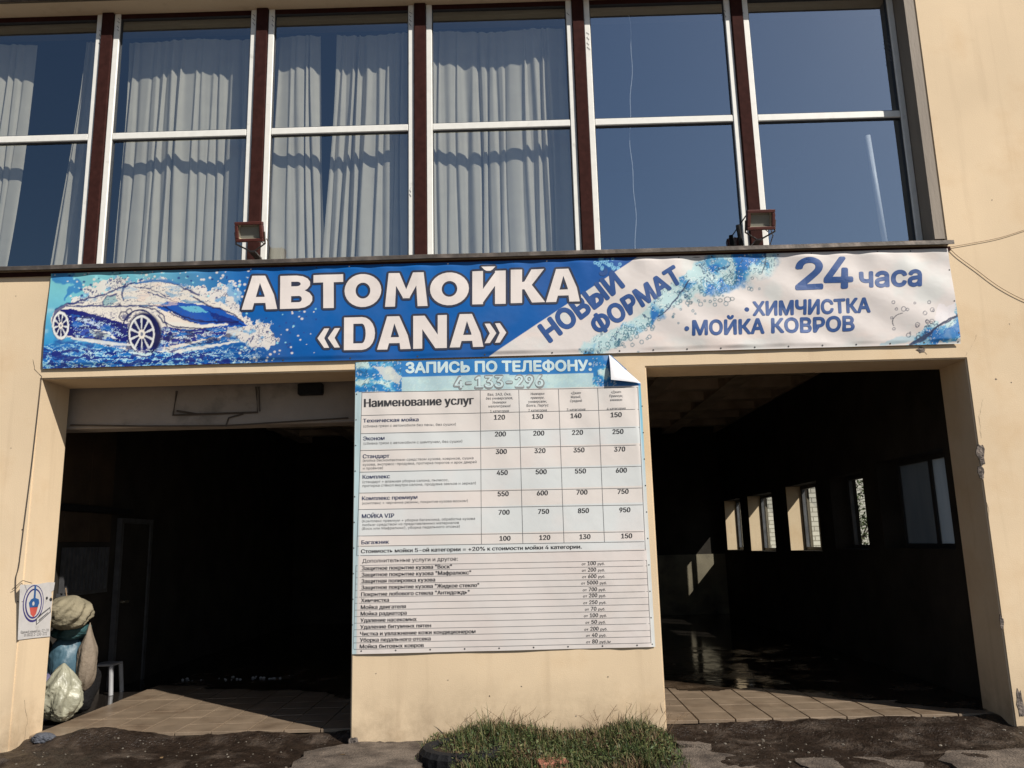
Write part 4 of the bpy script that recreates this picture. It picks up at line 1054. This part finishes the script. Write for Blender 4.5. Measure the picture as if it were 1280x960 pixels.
# ---- price list ----------------------------------------------------
def disp2(X, Z):
    w = .0035*np.sin(X*6+Z*3)+.003*np.sin(X*2.2-Z*5.5+1)+.003*(fbm(X*4+3, Z*4, 7)-.5)*2
    w = w+.004*np.sin((X+Z*.35)*21)*smooth(1.8, 3.1, Z)*.5+.003*np.sin((X*.9-Z)*26)*smooth(.0, .9, X)*smooth(2.4, .8, Z)
    e = smooth(.0, .06, X+1.47)*smooth(.0, .06, 1.10-X)
    return -.006-(w+.009)*(.35+.65*e)
def paint2(P):
    a, b = P.a, P.b
    base = np.asarray(S(216,209,204)); P.c[:] = base
    y0 = 487.5+(600-a)*.0235       # top rule of the table, following the sheet
    rows = [(487.7,515.8,0), (515.8,537.7,0), (537.7,558.8,1), (558.8,585.6,0), (585.6,612,1), (612,633.6,0), (633.6,667,1), (667,680,0), (680,691,1)]
    off = (600-a)*.025
    for r0, r1, f in rows:
        m = (b-off > r0) & (b-off < r1)
        if f: P.mix(m*1.0, S(208,211,211))
    P.mix(smooth(.5, .75, fbm(a*.02, b*.02, 7, 3))*.25, S(220,206,202)); P.mix(smooth(.5, .75, fbm(a*.025+40, b*.02, 8, 3))*.25, S(206,212,213))
    P.mix((b-off > 691)*.45, S(206,196,192))
    # header water picture
    P.warp(5, .08, 13)
    head = (b < y0)*1.0
    P.mix(head, S(88,168,206)); n = fbm(P.wa*.07, P.wb*.09, 15, 4); P.mix(head*smooth(.45, .6, n), S(40,122,186)); P.mix(head*(1-smooth(.36, .46, n)), S(190,216,214))
    n2 = np.abs(fbm(P.wa*.16, P.wb*.18, 17, 4)-.5); P.mix(head*(n2 < .02)*.7, S(40,84,120)); P.mix(head*((n2 > .07) & (n2 < .09))*.6, S(224,230,226))
    P.mix(P.poly([(466,458),(490,460),(504,470),(500,480),(484,474)])*.8, S(206,208,200))
    P.warp(0)
    st = ((a > 503) & (a < 741)); P.mix(st*((b-off-2.2 < 468-.5))*1.0, S(44,118,184)); P.mix(st*((b-off-2.2 >= 467.5) & (b < y0))*.85, S(186,210,210))
    P.mix(((a > 741) & (b < y0) & (a-741 > (b-460)*.6+18))*.75, S(36,104,178))
    # side borders
    sR = smooth(0, 1, a-(797+(b-484)*.026*2.0)); g = smooth(640, 500, b)
    P.mix(sR*(b > y0), S(206,208,206)); P.mix(sR*g*(b > y0)*(b < 690), S(112,178,204))
    lR = smooth(1, 0, a-(452-(b-490)*.021)); P.mix(lR*(b > y0)*.8, S(176,204,210))
def keep2(a, b): return (b-443.5) > (a-763)*.95
PL = banner_mesh('price_list', -1.470, 1.100, .700, 3.235, .0085, disp2, paint2, MT['print'], keep=keep2)
tag(PL, 'large white printed price list with wash prices on the pier between the bays', 'sign')
# folded-over corner
bm = bmesh.new(); n = 10
A = Vector((*wall(761,444), 0)); Bp = Vector((*wall(762.8,476.5), 0)); Cp = Vector((*wall(801,479.8), 0))
rows = []
for i in range(n+1):
    t = i/n; e0 = A.lerp(Cp, t); e1 = (A.lerp(Bp, t*2) if t < .5 else Bp.lerp(Cp, t*2-1)); row = []
    for k in range(7):
        s_ = k/6; p_ = e0.lerp(e1, s_); lift = math.sin(s_*math.pi*.5)*.055*math.sin(min(t, 1-t)*math.pi)+.004*math.sin(t*9)
        row.append(bm.verts.new((p_.x, -.020-lift, p_.y)))
    rows.append(row)
for i in range(n):
    for k in range(6): bm.faces.new((rows[i][k], rows[i+1][k], rows[i+1][k+1], rows[i][k+1]))
bmesh.ops.remove_doubles(bm, verts=bm.verts[:], dist=1e-4)
obj('folded_corner', bm, MT['flap'], PL, True)
# table rules as thin printed lines
def lay(name, m):
    return {'bm': bmesh.new(), 'name': name, 'm': m}
RL = lay('table_rules', MT['ink_soft'])
def hline(p, q, w=.0042):
    (xa, za), (xb, zb) = wall(*p), wall(*q); n = max(2, int(abs(xb-xa)/.05)); X = np.linspace(xa, xb, n+1); Z = np.linspace(za, zb, n+1)
    Y = disp2(X, Z)-.0014; prev = None
    for x, y, z in zip(X, Y, Z):
        c = (RL['bm'].verts.new((x, y, z-w/2)), RL['bm'].verts.new((x, y, z+w/2)))
        if prev: RL['bm'].faces.new((prev[0], c[0], c[1], prev[1]))
        prev = c
def vline(p, q, w=.0042):
    (xa, za), (xb, zb) = wall(*p), wall(*q); n = max(2, int(abs(zb-za)/.05)); X = np.linspace(xa, xb, n+1); Z = np.linspace(za, zb, n+1)
    Y = disp2(X, Z)-.0014; prev = None
    for x, y, z in zip(X, Y, Z):
        c = (RL['bm'].verts.new((x-w/2, y, z)), RL['bm'].verts.new((x+w/2, y, z)))
        if prev: RL['bm'].faces.new((prev[0], prev[1], c[1], c[0]))
        prev = c
for yl, ym, yr in ((491,487.7,484.3), (519.7,515.8,512), (542.3,537.7,534.5), (563.4,558.8,556.5), (590.3,585.6,583), (616.4,612,610), (637,633.6,631), (670,667,664.5), (682.8,680,677), (694.5,691.5,687.8)):
    k = (yl-487)/200; hline((452.5-5*k, yl), (797+8*k, yr))
for (xa, ya), (xb, yb) in (((453,491),(446.5,694.5)), ((600.5,487.6),(602,680)), ((648.5,486.8),(653.7,679)), ((698,486),(705,678)), ((747,485.2),(755.5,677.5)), ((797,484.3),(806.5,687.8))): vline((xa, ya), (xb, yb))
lys = [706.9,714,722,730,738,746.4,754,762.5,770.6,778.8,787,795.6,803.4,811.4]
for y in lys:
    k = (y-706.9)/104.5; hline((445.5-3*k, y), (808+5*k, y-6.6-1.5*k), .0032)
vline((445.5,706.9), (442,811), .0032); vline((808,700.3), (813.5,803.6), .0036)
obj(RL['name'], RL['bm'], RL['m'], PL)
def sl(y, x, x0=453): return y-(x-x0)*.0235   # line slope on the sheet
def ptext(s, x0, y0, x1, cap, m='ink', bold=.0, name='lettering', k=.024, up=None):
    text_line(s, (x0, y0), (x1, y0-(x1-x0)*k), up or (0, -cap), PL, disp2, MT[m], bold, 1, False, name=name)
ptext('ЗАПИСЬ ПО ТЕЛЕФОНУ:', 508, 466.3, 739, 12.5, 'ink_cyan', .035, k=.013)
text_line('4-133-296', (568,486.3), (679.5,484), (0,-15), PL, disp2, MT['ink_pale'], .045, 1, False, name='letter_outline')
text_line('4-133-296', (569,485.4), (678.5,483.1), (0,-13.4), PL, disp2, MT['ink_cyan'], .022, 2, False)
ptext('Наименование услуг', 456, 509.3, 592, 10.2, 'ink', .03, k=.028)
titles = [('Техническая мойка', 454.5, 528.5, 523.5, 4.6), ('Эконом', 454.5, 550.8, 481, 4.8), ('Стандарт', 454, 573, 487, 4.8), ('Комплекс', 453.7, 598.6, 487.5, 4.8), ('Комплекс премиум', 453, 625.4, 522, 4.8), ('МОЙКА VIP', 453, 647.8, 493, 5.0), ('Багажник', 452.6, 680.3, 486.5, 4.8)]
for s, x0, y, x1, c in titles: ptext(s, x0, y, x1, c, 'ink_navy', .022)
small = [('(сбивка грязи с автомобиля без пены, без сушки)', 454.8, 534.6, 570), ('(сбивка грязи с автомобиля с шампунем, без сушки)', 455, 556, 578),
 ('(мойка бесконтактным средством кузова, ковриков, сушка', 454, 577.3, 592), ('кузова, экспресс-продувка, протирка порогов и арок дверей', 454, 582.3, 596), ('и проёмов)', 454, 587, 479),
 ('(стандарт + влажная уборка салона, пылесос,', 453.5, 604, 561), ('протирка стёкол внутри салона, продувка замков и зеркал)', 453.5, 608.8, 595), ('(комплекс + чернение резины, покрытие кузова воском)', 453, 630.6, 585),
 ('(Комплекс премиум + уборка багажника, обработка кузова', 453, 653, 594), ('любым средством из представленных материалов', 453, 657.6, 574), ('(Воск или Мафралюкс), уборка педального отсека)', 453, 662.3, 575)]
for s, x0, y, x1 in small: ptext(s, x0, y, x1, 3.1, 'ink_soft', .0)
cols = [(624.5, ['120','200','300','450','550','700','100'], ['Ваз, ЗАЗ, Ока,','без универсалов,','Иномарки','малолитражки!','1 категория']),
        (672, ['130','200','320','500','600','750','120'], ['Иномарки','премиум,','универсалы,','Волга, Ларгус','2 категория']),
        (720, ['140','220','350','550','700','850','130'], ['«Джип»','Малый,','Средний','','3 категория']),
        (770, ['150','250','370','600','750','950','150'], ['«Джип»','Премиум,','минивэн','','4 категория'])]
ys = [525.5, 546.4, 568.3, 594.6, 621, 644, 676.5]
for ci, (cx, vals, hd) in enumerate(cols):
    for r_, (v, y) in enumerate(zip(vals, ys)):
        x = cx+r_*1.15+(ci*.35*r_); yy_ = y-ci*1.0-.6
        ptext(v, x-6.6, yy_, x+6.6, 5.9, 'ink', .03, name='price')
    for q, s in enumerate(hd):
        if s:
            hw = len(s)*1.05; ptext(s, cx-hw, 495+q*4.9-ci*1.0+(1.2 if q == 4 else 0), cx+hw, 3.1, 'ink_soft', .004)
ptext('Стоимость мойки 5-ой категории = +20% к стоимости мойки 4 категории.', 452, 691.4, 727, 4.7, 'ink', .026, k=.0215)
ptext('Дополнительные услуги и другое:', 453.5, 703.5, 572.5, 4.8, 'ink', .006)
serv = [('Защитное покрытие кузова "Воск"', 565), ('Защитное покрытие кузова "Мафралюкс"', 589), ('Защитная полировка кузова', 544), ('Защитное покрытие кузова "Жидкое стекло"', 599), ('Покрытие лобового стекла "Антидождь"', 587), ('Химчистка', 486.5), ('Мойка двигателя', 507.5), ('Мойка радиатора', 508.5), ('Удаление насекомых', 521), ('Удаление битумных пятен', 539), ('Чистка и увлажнение кожи кондиционером', 594.5), ('Уборка педального отсека', 538.5), ('Мойка бытовых ковров', 530)]
prs = ['100','200','600','5000','700','200','250','70','100','50','200','40','80']
for i, ((s, x1), v) in enumerate(zip(serv, prs)):
    y = lys[i+1]-1.3; ptext(s, 453-i*.22, y, x1, 4.8, 'ink', .024, k=.022)
    xx = 739.5+i*.35; yv = y-6.3; w = 2.9*len(v)/2*1.15
    ptext(v, xx-w, yv, xx+w, 4.7, 'ink', .02, name='price'); ptext('от', xx-w-7.5, yv, xx-w-2.5, 3.0, 'ink', .005); ptext('руб.' if i < 12 else 'руб./м', xx+w+2.5, yv-.2, xx+w+(11 if i < 12 else 16), 3.2, 'ink', .005)
for (x, y) in [(447,493+i*32) for i in range(10)]:
    disc('eyelet', *wall(x-(y-493)*.018-1, y), .006, disp2, MT['ink'], PL, 1, 8)
for i in range(10):
    y = 508+i*33; disc('eyelet', *wall(802.5+(y-508)*.042, y), .006, disp2, MT['ink'], PL, 1, 8)
for i in range(9): disc('eyelet', *wall(452+i*43, 813.5-i*.9), .007, disp2, MT['ink'], PL, 1, 8)
flush_texts()

# ------------------------------------------------------------------ small sign on the left reveal
XS = XL0+.004
def rev(px, py):
    p = at_plane(px, py, 0, XS); return (p[1], p[2])
sg = empty('notice_sign', (XS, .18, 1.1)); tag(sg, 'small white notice with a blue ring emblem on the left reveal of the left bay', 'sign')
tl, tr_, br_, bl_ = rev(25, 731), rev(67.5, 728), rev(62, 797), rev(22, 800)
def sgmap(u, v):
    """u across 0..1, v down 0..1 on the sheet"""
    y = (tl[0]*(1-u)+tr_[0]*u)*(1-v)+(bl_[0]*(1-u)+br_[0]*u)*v; z = (tl[1]*(1-u)+tr_[1]*u)*(1-v)+(bl_[1]*(1-u)+br_[1]*u)*v
    return y, z
def sgpoly(name, pts, m, layer):
    bm = bmesh.new(); vs = []
    for u, v in pts:
        y, z = sgmap(u, v); vs.append(bm.verts.new((XS+.0035+.0012*layer-sg.location.x, y-sg.location.y, z-sg.location.z)))
    f = bm.faces.new(vs); 
    if f.normal.x < 0 or True: bmesh.ops.recalc_face_normals(bm, faces=[f]); f.normal_update()
    bmesh.ops.triangulate(bm, faces=bm.faces[:])
    return obj(name, bm, m, sg)
sheetb = bmesh.new()
edge_pts = [(0,0),(.5,.01),(.8,-.01),(1.02,0),(1.0,.14),(.93,.17),(.95,.24),(.9,.30),(.98,.34),(.97,.5),(.99,.66),(.97,.72),(1,.98),(.5,.985),(0,1)]
fr_ = [sheetb.verts.new((XS+.003-sg.location.x, sgmap(u,v)[0]-sg.location.y, sgmap(u,v)[1]-sg.location.z)) for u, v in edge_pts]
bk_ = [sheetb.verts.new((XS+.0005-sg.location.x, sgmap(u,v)[0]-sg.location.y, sgmap(u,v)[1]-sg.location.z)) for u, v in edge_pts]
sheetb.faces.new(fr_); sheetb.faces.new(bk_[::-1])
for i in range(len(fr_)): sheetb.faces.new((fr_[i], bk_[i], bk_[(i+1) % len(fr_)], fr_[(i+1) % len(fr_)]))
bmesh.ops.recalc_face_normals(sheetb, faces=sheetb.faces[:]); bmesh.ops.triangulate(sheetb, faces=[f for f in sheetb.faces if len(f.verts) > 4])
obj('sheet', sheetb, MT['sign_white'], sg)
def circ(cu, cv, ru, rv, n=28, a0=0, a1=2*math.pi): return [(cu+ru*math.cos(a0+(a1-a0)*k/n), cv+rv*math.sin(a0+(a1-a0)*k/n)) for k in range(n)]
cu, cv = .40, .36
sgpoly('emblem_ring', circ(cu, cv, .31, .34), MT['sign_blue'], 0); sgpoly('emblem_band', circ(cu, cv-.01, .285, .31), MT['sign_white'], 1)
sgpoly('emblem_ring', circ(cu, cv, .25, .275), MT['sign_blue'], 2); sgpoly('emblem_field', circ(cu, cv, .215, .245), MT['sign_white'], 3)
sgpoly('emblem_figure', [(cu-.15,cv-.02),(cu-.09,cv-.08),(cu-.02,cv-.10),(cu-.01,cv-.33),(cu+.04,cv-.33),(cu+.04,cv-.1),(cu+.14,cv-.07),(cu+.16,cv+.0),(cu+.12,cv+.07),(cu-.12,cv+.07)], MT['sign_blue2'], 4)
sgpoly('emblem_shield', [(cu-.12,cv+.07),(cu+.13,cv+.06),(cu+.08,cv+.19),(cu+.01,cv+.25),(cu-.08,cv+.19)], MT['sign_red'], 4)
sgpoly('emblem_star', circ(cu-.02, cv+.0, .035, .04, 8), MT['sign_white'], 5)
sgpoly('ribbon', [(.50,.62),(.93,.44),(.96,.54),(.52,.76)], MT['ink_soft'], 0); sgpoly('ribbon_face', [(.53,.645),(.91,.475),(.93,.53),(.54,.73)], MT['sign_white'], 1); sgpoly('ribbon_text', [(.58,.665),(.86,.535),(.87,.55),(.59,.69)], MT['ink_soft'], 2)
sgpoly('hole', circ(.80, .28, .035, .03, 9), MT['ink'], 0); sgpoly('hole', circ(.93, .31, .05, .035, 9), MT['ink'], 0)
# two lines of print
CAPH = cap_height()
for s, v, u0, u1, cap in (('Единый номер 44-27-70', .885, .07, .93, .045), ('8 (831) 2-230-272', .945, .18, .88, .05)):
    cuv = bpy.data.curves.new('l', 'FONT'); cuv.body = s; cuv.font = FONT or cuv.font; cuv.resolution_u = 2; o_ = bpy.data.objects.new('l', cuv); link(o_)
    bpy.context.view_layer.update(); me = outline_mesh(o_, bpy.context.evaluated_depsgraph_get(), 2); bpy.data.objects.remove(o_)
    xs_ = [q.co.x for q in me.vertices]; mn, mx_ = min(xs_), max(xs_)
    for q in me.vertices:
        y, z = sgmap(u0+(u1-u0)*(q.co.x-mn)/(mx_-mn), v-q.co.y/CAPH*cap); q.co = (XS+.0047-sg.location.x, y-sg.location.y, z-sg.location.z)
    me.materials.clear(); me.materials.append(MT['ink']); obj('lettering', me, None, sg)

# ------------------------------------------------------------------ wires
def wire(label, pts, r, m, name='wire', cat='wire', group=None, n=5, sub=10):
    P = []
    for i in range(len(pts)-1):
        p0 = Vector(pts[max(i-1, 0)]); p1 = Vector(pts[i]); p2 = Vector(pts[i+1]); p3 = Vector(pts[min(i+2, len(pts)-1)])
        for k in range(sub):
            t = k/sub; P.append(.5*((2*p1)+(-p0+p2)*t+(2*p0-5*p1+4*p2-p3)*t*t+(-p0+3*p1-3*p2+p3)*t**3))
    P.append(Vector(pts[-1])); bm = bmesh.new(); tube(bm, P, r, n)
    o = obj(name, bm, m, None, True); tag(o, label, cat, group)
def wp(px, py, y=-.012): x, z = wall(px, py, y); return (x, y, z)
wire('thin wire rising to the right from the banner corner across the right wall', [wp(1186,309), wp(1215,304), wp(1250,297), wp(1285,286), wp(1330,272)], .0026, MT['wire_tan'])
wire('thin wire sagging down to the right from the banner corner on the right wall', [wp(1186,309), wp(1197,320), wp(1220,337), wp(1250,359), wp(1285,377), wp(1330,392)], .003, MT['wire_tan'])
wire('loose cable running down the left edge of the left bay and looping by the notice', [wp(52,470), wp(49,500), wp(40,580), wp(31,650), wp(24,705), wp(20,722), wp(20,745), wp(22,752), wp(28,752)], .0038, MT['wire'])
wire('thin curly twig of wire sticking out above the notice at the left reveal', [wp(15,737,-.02), wp(22,731,-.03), wp(28,726,-.02), wp(33,727,-.015), wp(40,729,-.01)], .003, MT['wire'])
wire('short thin vertical stick rising behind the tan bundle', [tuple(at_plane(85,760,1,.9)), tuple(at_plane(82,735,1,.9))], .006, MT['wire_tan'], 'thin_stick', 'stick')

# ------------------------------------------------------------------ bags in the left bay
def blob(name, label, cat, c, rx, ry, rz_, seed, m, fold=.12, fold_n=7, neck=0.0, lean=(0, 0), group=None, squash=.7, swirl=1.2, fine=.03):
    nu, nv = 96, 64; vs = []; fs = []
    for j in range(nv+1):
        th = math.pi*j/nv
        for i in range(nu):
            ph = 2*math.pi*i/nu
            d = Vector((math.sin(th)*math.cos(ph), math.sin(th)*math.sin(ph), math.cos(th)))
            n = mnoise.noise(d*1.7+Vector((seed, 0, 0)))
            n2 = 1-abs(mnoise.noise(d*3.6+Vector((0, seed, 0))))*2
            n3 = 1-abs(mnoise.noise(Vector((d.x*9, d.y*9, d.z*4))+Vector((seed, seed, 0))))*2
            n2 = n2*abs(n2); cr = max(0, 1-abs(mnoise.noise(Vector((d.x*4, d.y*4, d.z*9))+Vector((seed*2, 3, 0))))*9)
            r = 1+.16*n+fine*n2+fine*.6*n3-fine*.7*cr+fold*.3*math.sin(fold_n*ph+swirl*th*2+seed)*math.sin(th)
            z = d.z
            if z < 0: z = -abs(z)**squash
            k = 1.0
            if neck and d.z > .55: k = 1-(d.z-.55)/.45*neck; z = z+(d.z-.55)*.9
            p = (d.x*r*rx*k+lean[0]*(z+1), d.y*r*ry*k+lean[1]*(z+1), z*rz_*(1+.06*n))
            vs.append(p)
    for j in range(nv):
        for i in range(nu): fs.append((j*nu+i, (j+1)*nu+i, (j+1)*nu+(i+1) % nu, j*nu+(i+1) % nu))
    me = bpy.data.meshes.new(name); me.from_pydata(vs, [], fs); me.update()
    bm = bmesh.new(); bm.from_mesh(me); bmesh.ops.remove_doubles(bm, verts=bm.verts[:], dist=1e-4); bm.to_mesh(me); bm.free()
    o = obj(name, me, m, None, True); o.location = c; tag(o, label, cat, group); return o
blob('rubbish_bag', 'full pale translucent plastic bag standing on the tiles at the left jamb', 'bag', (-4.40, .86, .27), .165, .16, .22, 2, MT['bag'], .35, 7, .5, fine=.085, swirl=2.4)
blob('blue_bag', 'rounded blue plastic bag behind the pale bag, left of the tan sack', 'bag', (-4.50, 1.12, .55), .17, .20, .30, 5, MT['bag_blue'], .08, 5)
blob('tied_sack', 'narrow tan sack with a twisted tied neck above the pale bag', 'sack', (-4.275, 1.05, .56), .085, .10, .26, 8, MT['bag_tan'], .12, 6, .8)
blob('cloth_bundle', 'rounded bundle of khaki cloth on top of the heap, beside the notice', 'cloth bundle', (-4.43, .92, 1.03), .20, .20, .165, 11, MT['cloth'], .35, 9, lean=(0,0), squash=.9, swirl=3, fine=.04)
blob('dark_teal_cloth', 'dark teal cloth squeezed between the khaki bundle and the blue bag', 'cloth', (-4.45, 1.05, .86), .17, .17, .09, 14, MT['teal_cloth'], .2, 7)
blob('lilac_bag', 'lilac grey bag edge at the bottom of the heap beside the jamb', 'bag', (-4.60, .95, .25), .12, .14, .22, 17, MT['lilac_bag'], .15, 5)
blob('lower_sack', 'dark sack at the back of the heap under the blue bag', 'sack', (-4.55, 1.40, .30), .20, .20, .28, 19, MT['black'], .1, 5)

blob('grey_rag', 'crumpled grey rag lying on the mud at the foot of the left jamb', 'rag', (-4.17, .20, .045), .085, .06, .045, 23, MT['rag'], .4, 7, fine=.12)
for k, (x, y, lb) in enumerate(((-2.9, -.35, 'small dry brown leaf on the mud in front of the left bay'), (2.45, -.45, 'small dry brown leaf on the mud in front of the right bay'), (-1.45, -.42, 'small dry leaf on the slab at the left foot of the pier'))):
    rr = random.Random(50+k); bm = bmesh.new(); s_ = rr.uniform(.02, .03)
    vs = [bm.verts.new(v) for v in ((-s_,0,.004), (-s_*.3,-s_*.5,.0), (s_,0,.008), (-s_*.2,s_*.5,.010))]; bm.faces.new(vs[:3]); bm.faces.new((vs[0], vs[2], vs[3]))
    o = obj('dry_leaf', bm, MT['leaf_dry']); o.location = (x, y, mud_z(x, y)+.02); o.rotation_euler = (rr.uniform(-.3,.3), rr.uniform(-.3,.3), rr.uniform(0,6)); tag(o, lb, 'leaf', 'dry leaves on the ground')
# plastic stool
sx, sy = -4.80, 2.45
st = empty('plastic_stool', (sx, sy, .028)); tag(st, 'small white plastic stool in the dark behind the bags', 'stool')
bm = bmesh.new(); box(bm, -.15, .15, -.13, .13, .31, .335); bevel(bm, .008); obj('seat', bm, MT['plastic_white'], st)
for ax in (-1, 1):
    for ay in (-1, 1):
        bm = bmesh.new(); tube(bm, [(ax*.13, ay*.11, .312), (ax*.155, ay*.125, 0)], .024, 8); obj('leg', bm, MT['plastic_white'], st)
# bits of litter at the back edge of the tiles
bm = bmesh.new(); rnd = random.Random(9)
for i in range(26):
    x = rnd.uniform(-4.3, -2.9); y = 3.15+rnd.uniform(-.12, .1); r = rnd.uniform(.006, .016)
    bmesh.ops.create_icosphere(bm, subdivisions=1, radius=1, matrix=Matrix.Translation((x, y, .05+r)) @ Matrix.Diagonal((r*1.5, r, r, 1)))
tag(obj('litter', bm, MT['plastic_white']), 'small pale crumbs of litter along the back edge of the tiles', 'litter', kind='stuff')

# ------------------------------------------------------------------ grass clump, tyre and brick
ty = empty('half_buried_tyre', (-.50, -.56, -.085)); tag(ty, 'old black tyre half buried in front of the pier, overgrown by grass', 'tyre')
bm = bmesh.new(); prof = [(.31,0),(.33,.03),(.328,.13),(.30,.165),(.25,.17),(.22,.15),(.22,.13),(.26,.12),(.27,.05),(.26,0)]; n = 72
rings = []
for i in range(n):
    a = 2*math.pi*i/n; rings.append([bm.verts.new(((r+(.006 if (i % 3 == 0 and 0 < k < 4) else 0))*math.cos(a), (r+(.006 if (i % 3 == 0 and 0 < k < 4) else 0))*math.sin(a), z)) for k, (r, z) in enumerate(prof)])
for i in range(n):
    A_, B_ = rings[i], rings[(i+1) % n]
    for k in range(len(prof)-1): bm.faces.new((A_[k], B_[k], B_[k+1], A_[k+1]))
bmesh.ops.recalc_face_normals(bm, faces=bm.faces[:]); obj('tread', bm, MT['black'], ty)
bm = bmesh.new(); bmesh.ops.create_cone(bm, cap_ends=True, segments=40, radius1=.26, radius2=.23, depth=.14, matrix=Matrix.Translation((0,0,.07))); obj('soil', bm, MT['mud'], ty)
bm = bmesh.new(); box(bm, -.12, .12, -.06, .06, -.03, .035); bevel(bm, .008)
bk = obj('loose_brick', bm, MT['brick_red']); bk.location = (.17, -.85, .0); bk.rotation_euler = (.1, .05, .35); tag(bk, 'red brick lying in front of the grass', 'brick')

def grass():
    rnd = np.random.default_rng(3)
    V = []; Fc = []; C = []
    def dens(x):   # hump heights along the wall
        return .135*np.exp(-((x+.30)/.40)**2)+.115*np.exp(-((x-.86)/.24)**2)+.045*np.exp(-((x-.35)/.6)**2)
    greens = [(.046,.070,.020), (.072,.088,.026), (.032,.050,.016), (.100,.098,.036)]; dry = [(.20,.155,.075), (.15,.10,.05), (.10,.055,.035)]
    N_ = 17000
    for i in range(N_):
        x = rnd.uniform(-.86, 1.17); y = -.03-1.05*rnd.random()**1.2
        ex = min(1, (x+.88)/.3, (1.2-x)/.2)
        if rnd.random() > max(.1, ex): continue
        if x < -.55 and y < -.65: continue
        hgt = dens(x)*(1+.25*(y+.3))
        gh = .02+hgt*.55*np.exp(-((y+.35)/.5)**2)
        L = (.035+hgt*rnd.uniform(.25, .85))*(.75 if y < -.6 else 1)
        patch = vnoise(np.array([x*4.0]), np.array([y*4.0+9]), 5)[0]
        if rnd.random() < .06: L *= 1.8
        if patch < .32 and rnd.random() < .65: continue
        lean = rnd.uniform(0, 2*np.pi); la = rnd.uniform(.15, .8)*L; w = rnd.uniform(.0022, .0048)*(1.2 if L > .12 else 1)
        dx, dy = np.cos(lean), np.sin(lean)*.7
        if y > -.06: dy = -abs(dy)
        isdry = rnd.random() < (.16+.55*(patch > .58))
        col = dry[rnd.integers(3)] if isdry else greens[rnd.integers(4)]; col = np.array(col)*rnd.uniform(.7, 1.3)
        base = np.array([x, y, gh*rnd.uniform(.35, 1.0)-.02]); px_, py_ = -dy, dx
        pts = []
        for t, ww in ((0, 1), (.5, .8), (.82, .45), (1, 0)):
            cx_ = base[0]+dx*la*t**1.7; cy_ = base[1]+dy*la*t**1.7; cz_ = base[2]+L*t*(1-.28*t*la/L)
            if ww: pts += [(cx_-px_*w*ww, cy_-py_*w*ww, cz_), (cx_+px_*w*ww, cy_+py_*w*ww, cz_)]
            else: pts += [(cx_, cy_, cz_)]
        b0 = len(V); V += pts; C += [col]*7
        Fc += [(b0, b0+1, b0+3, b0+2), (b0+2, b0+3, b0+5, b0+4), (b0+4, b0+5, b0+6)]
    # broad small weed leaves
    for i in range(5500):
        x = rnd.uniform(-.8, 1.12); y = -.05-.95*rnd.random(); hgt = dens(x); z = .0+rnd.random()*(hgt*.85+.045); s = rnd.uniform(.005, .012)
        if x < -.55 and y < -.65: continue
        q = Matrix.Rotation(rnd.uniform(0, 6.28), 3, Vector(rnd.normal(size=3)).normalized()); c = Vector((x, y, z))
        b0 = len(V); V += [tuple(c+q@Vector(v)) for v in ((-s*1.6,0,0), (0,-s*.6,0), (s*1.6,0,0), (0,s*.6,0))]; Fc.append((b0, b0+1, b0+2, b0+3)); C += [np.array(greens[rnd.integers(4)])*rnd.uniform(.6, 1.3)]*4
    me = bpy.data.meshes.new('grass'); me.from_pydata([tuple(map(float, v)) for v in V], [], Fc); me.update()
    at = me.color_attributes.new('tint', 'FLOAT_COLOR', 'POINT'); cc = np.ones((len(V), 4), np.float32); cc[:, :3] = np.array(C); at.data.foreach_set('color', cc.ravel())
    tag(obj('grass', me, MT['grass']), 'clump of green and dry grass growing at the foot of the pier', 'grass', kind='stuff')
grass()
# low mound under the grass
def mound_z(x, y):
    h = .10*math.exp(-((x+.30)/.38)**2)+.08*math.exp(-((x-.86)/.24)**2)+.035*math.exp(-((x-.35)/.5)**2)
    e = min(1, max(0, (x+.9)/.2), max(0, (1.25-x)/.2)); return -.05+(h+.03)*e*math.exp(-((y+.30)/.42)**2)+height_noise(x, y, 9, .012)
sheet('earth_mound', -.9, 1.25, -1.1, -.002, 50, 26, mound_z, MT['mud'], keep=lambda x, y: mound_z(x, y) > mud_z(x, y)-.02)
# dry stalks
bm = bmesh.new(); rnd = random.Random(12)
for x, y in [(rnd.uniform(-.6, .1), -.1) for _ in range(16)]+[(rnd.uniform(.55, 1.15), -.12) for _ in range(16)]:
    h = rnd.uniform(.16, .28); a = rnd.uniform(-.22, .22)
    tube(bm, [(x, y, .02), (x+a*.3, y-.02, h*.6), (x+a, y-.03, h)], .0025, 4, .0012)
    for q in range(4):
        t = rnd.uniform(.6, 1); bx, bz = x+a*t, h*t; tube(bm, [(bx, y-.02, bz), (bx+rnd.uniform(-.05,.05), y-.03, bz+rnd.uniform(.01,.05))], .0015, 3, .0008)
tag(obj('dry_stalks', bm, MT['wire_tan']), 'thin dry weed stalks standing out of the grass against the pier', 'weeds', kind='stuff')
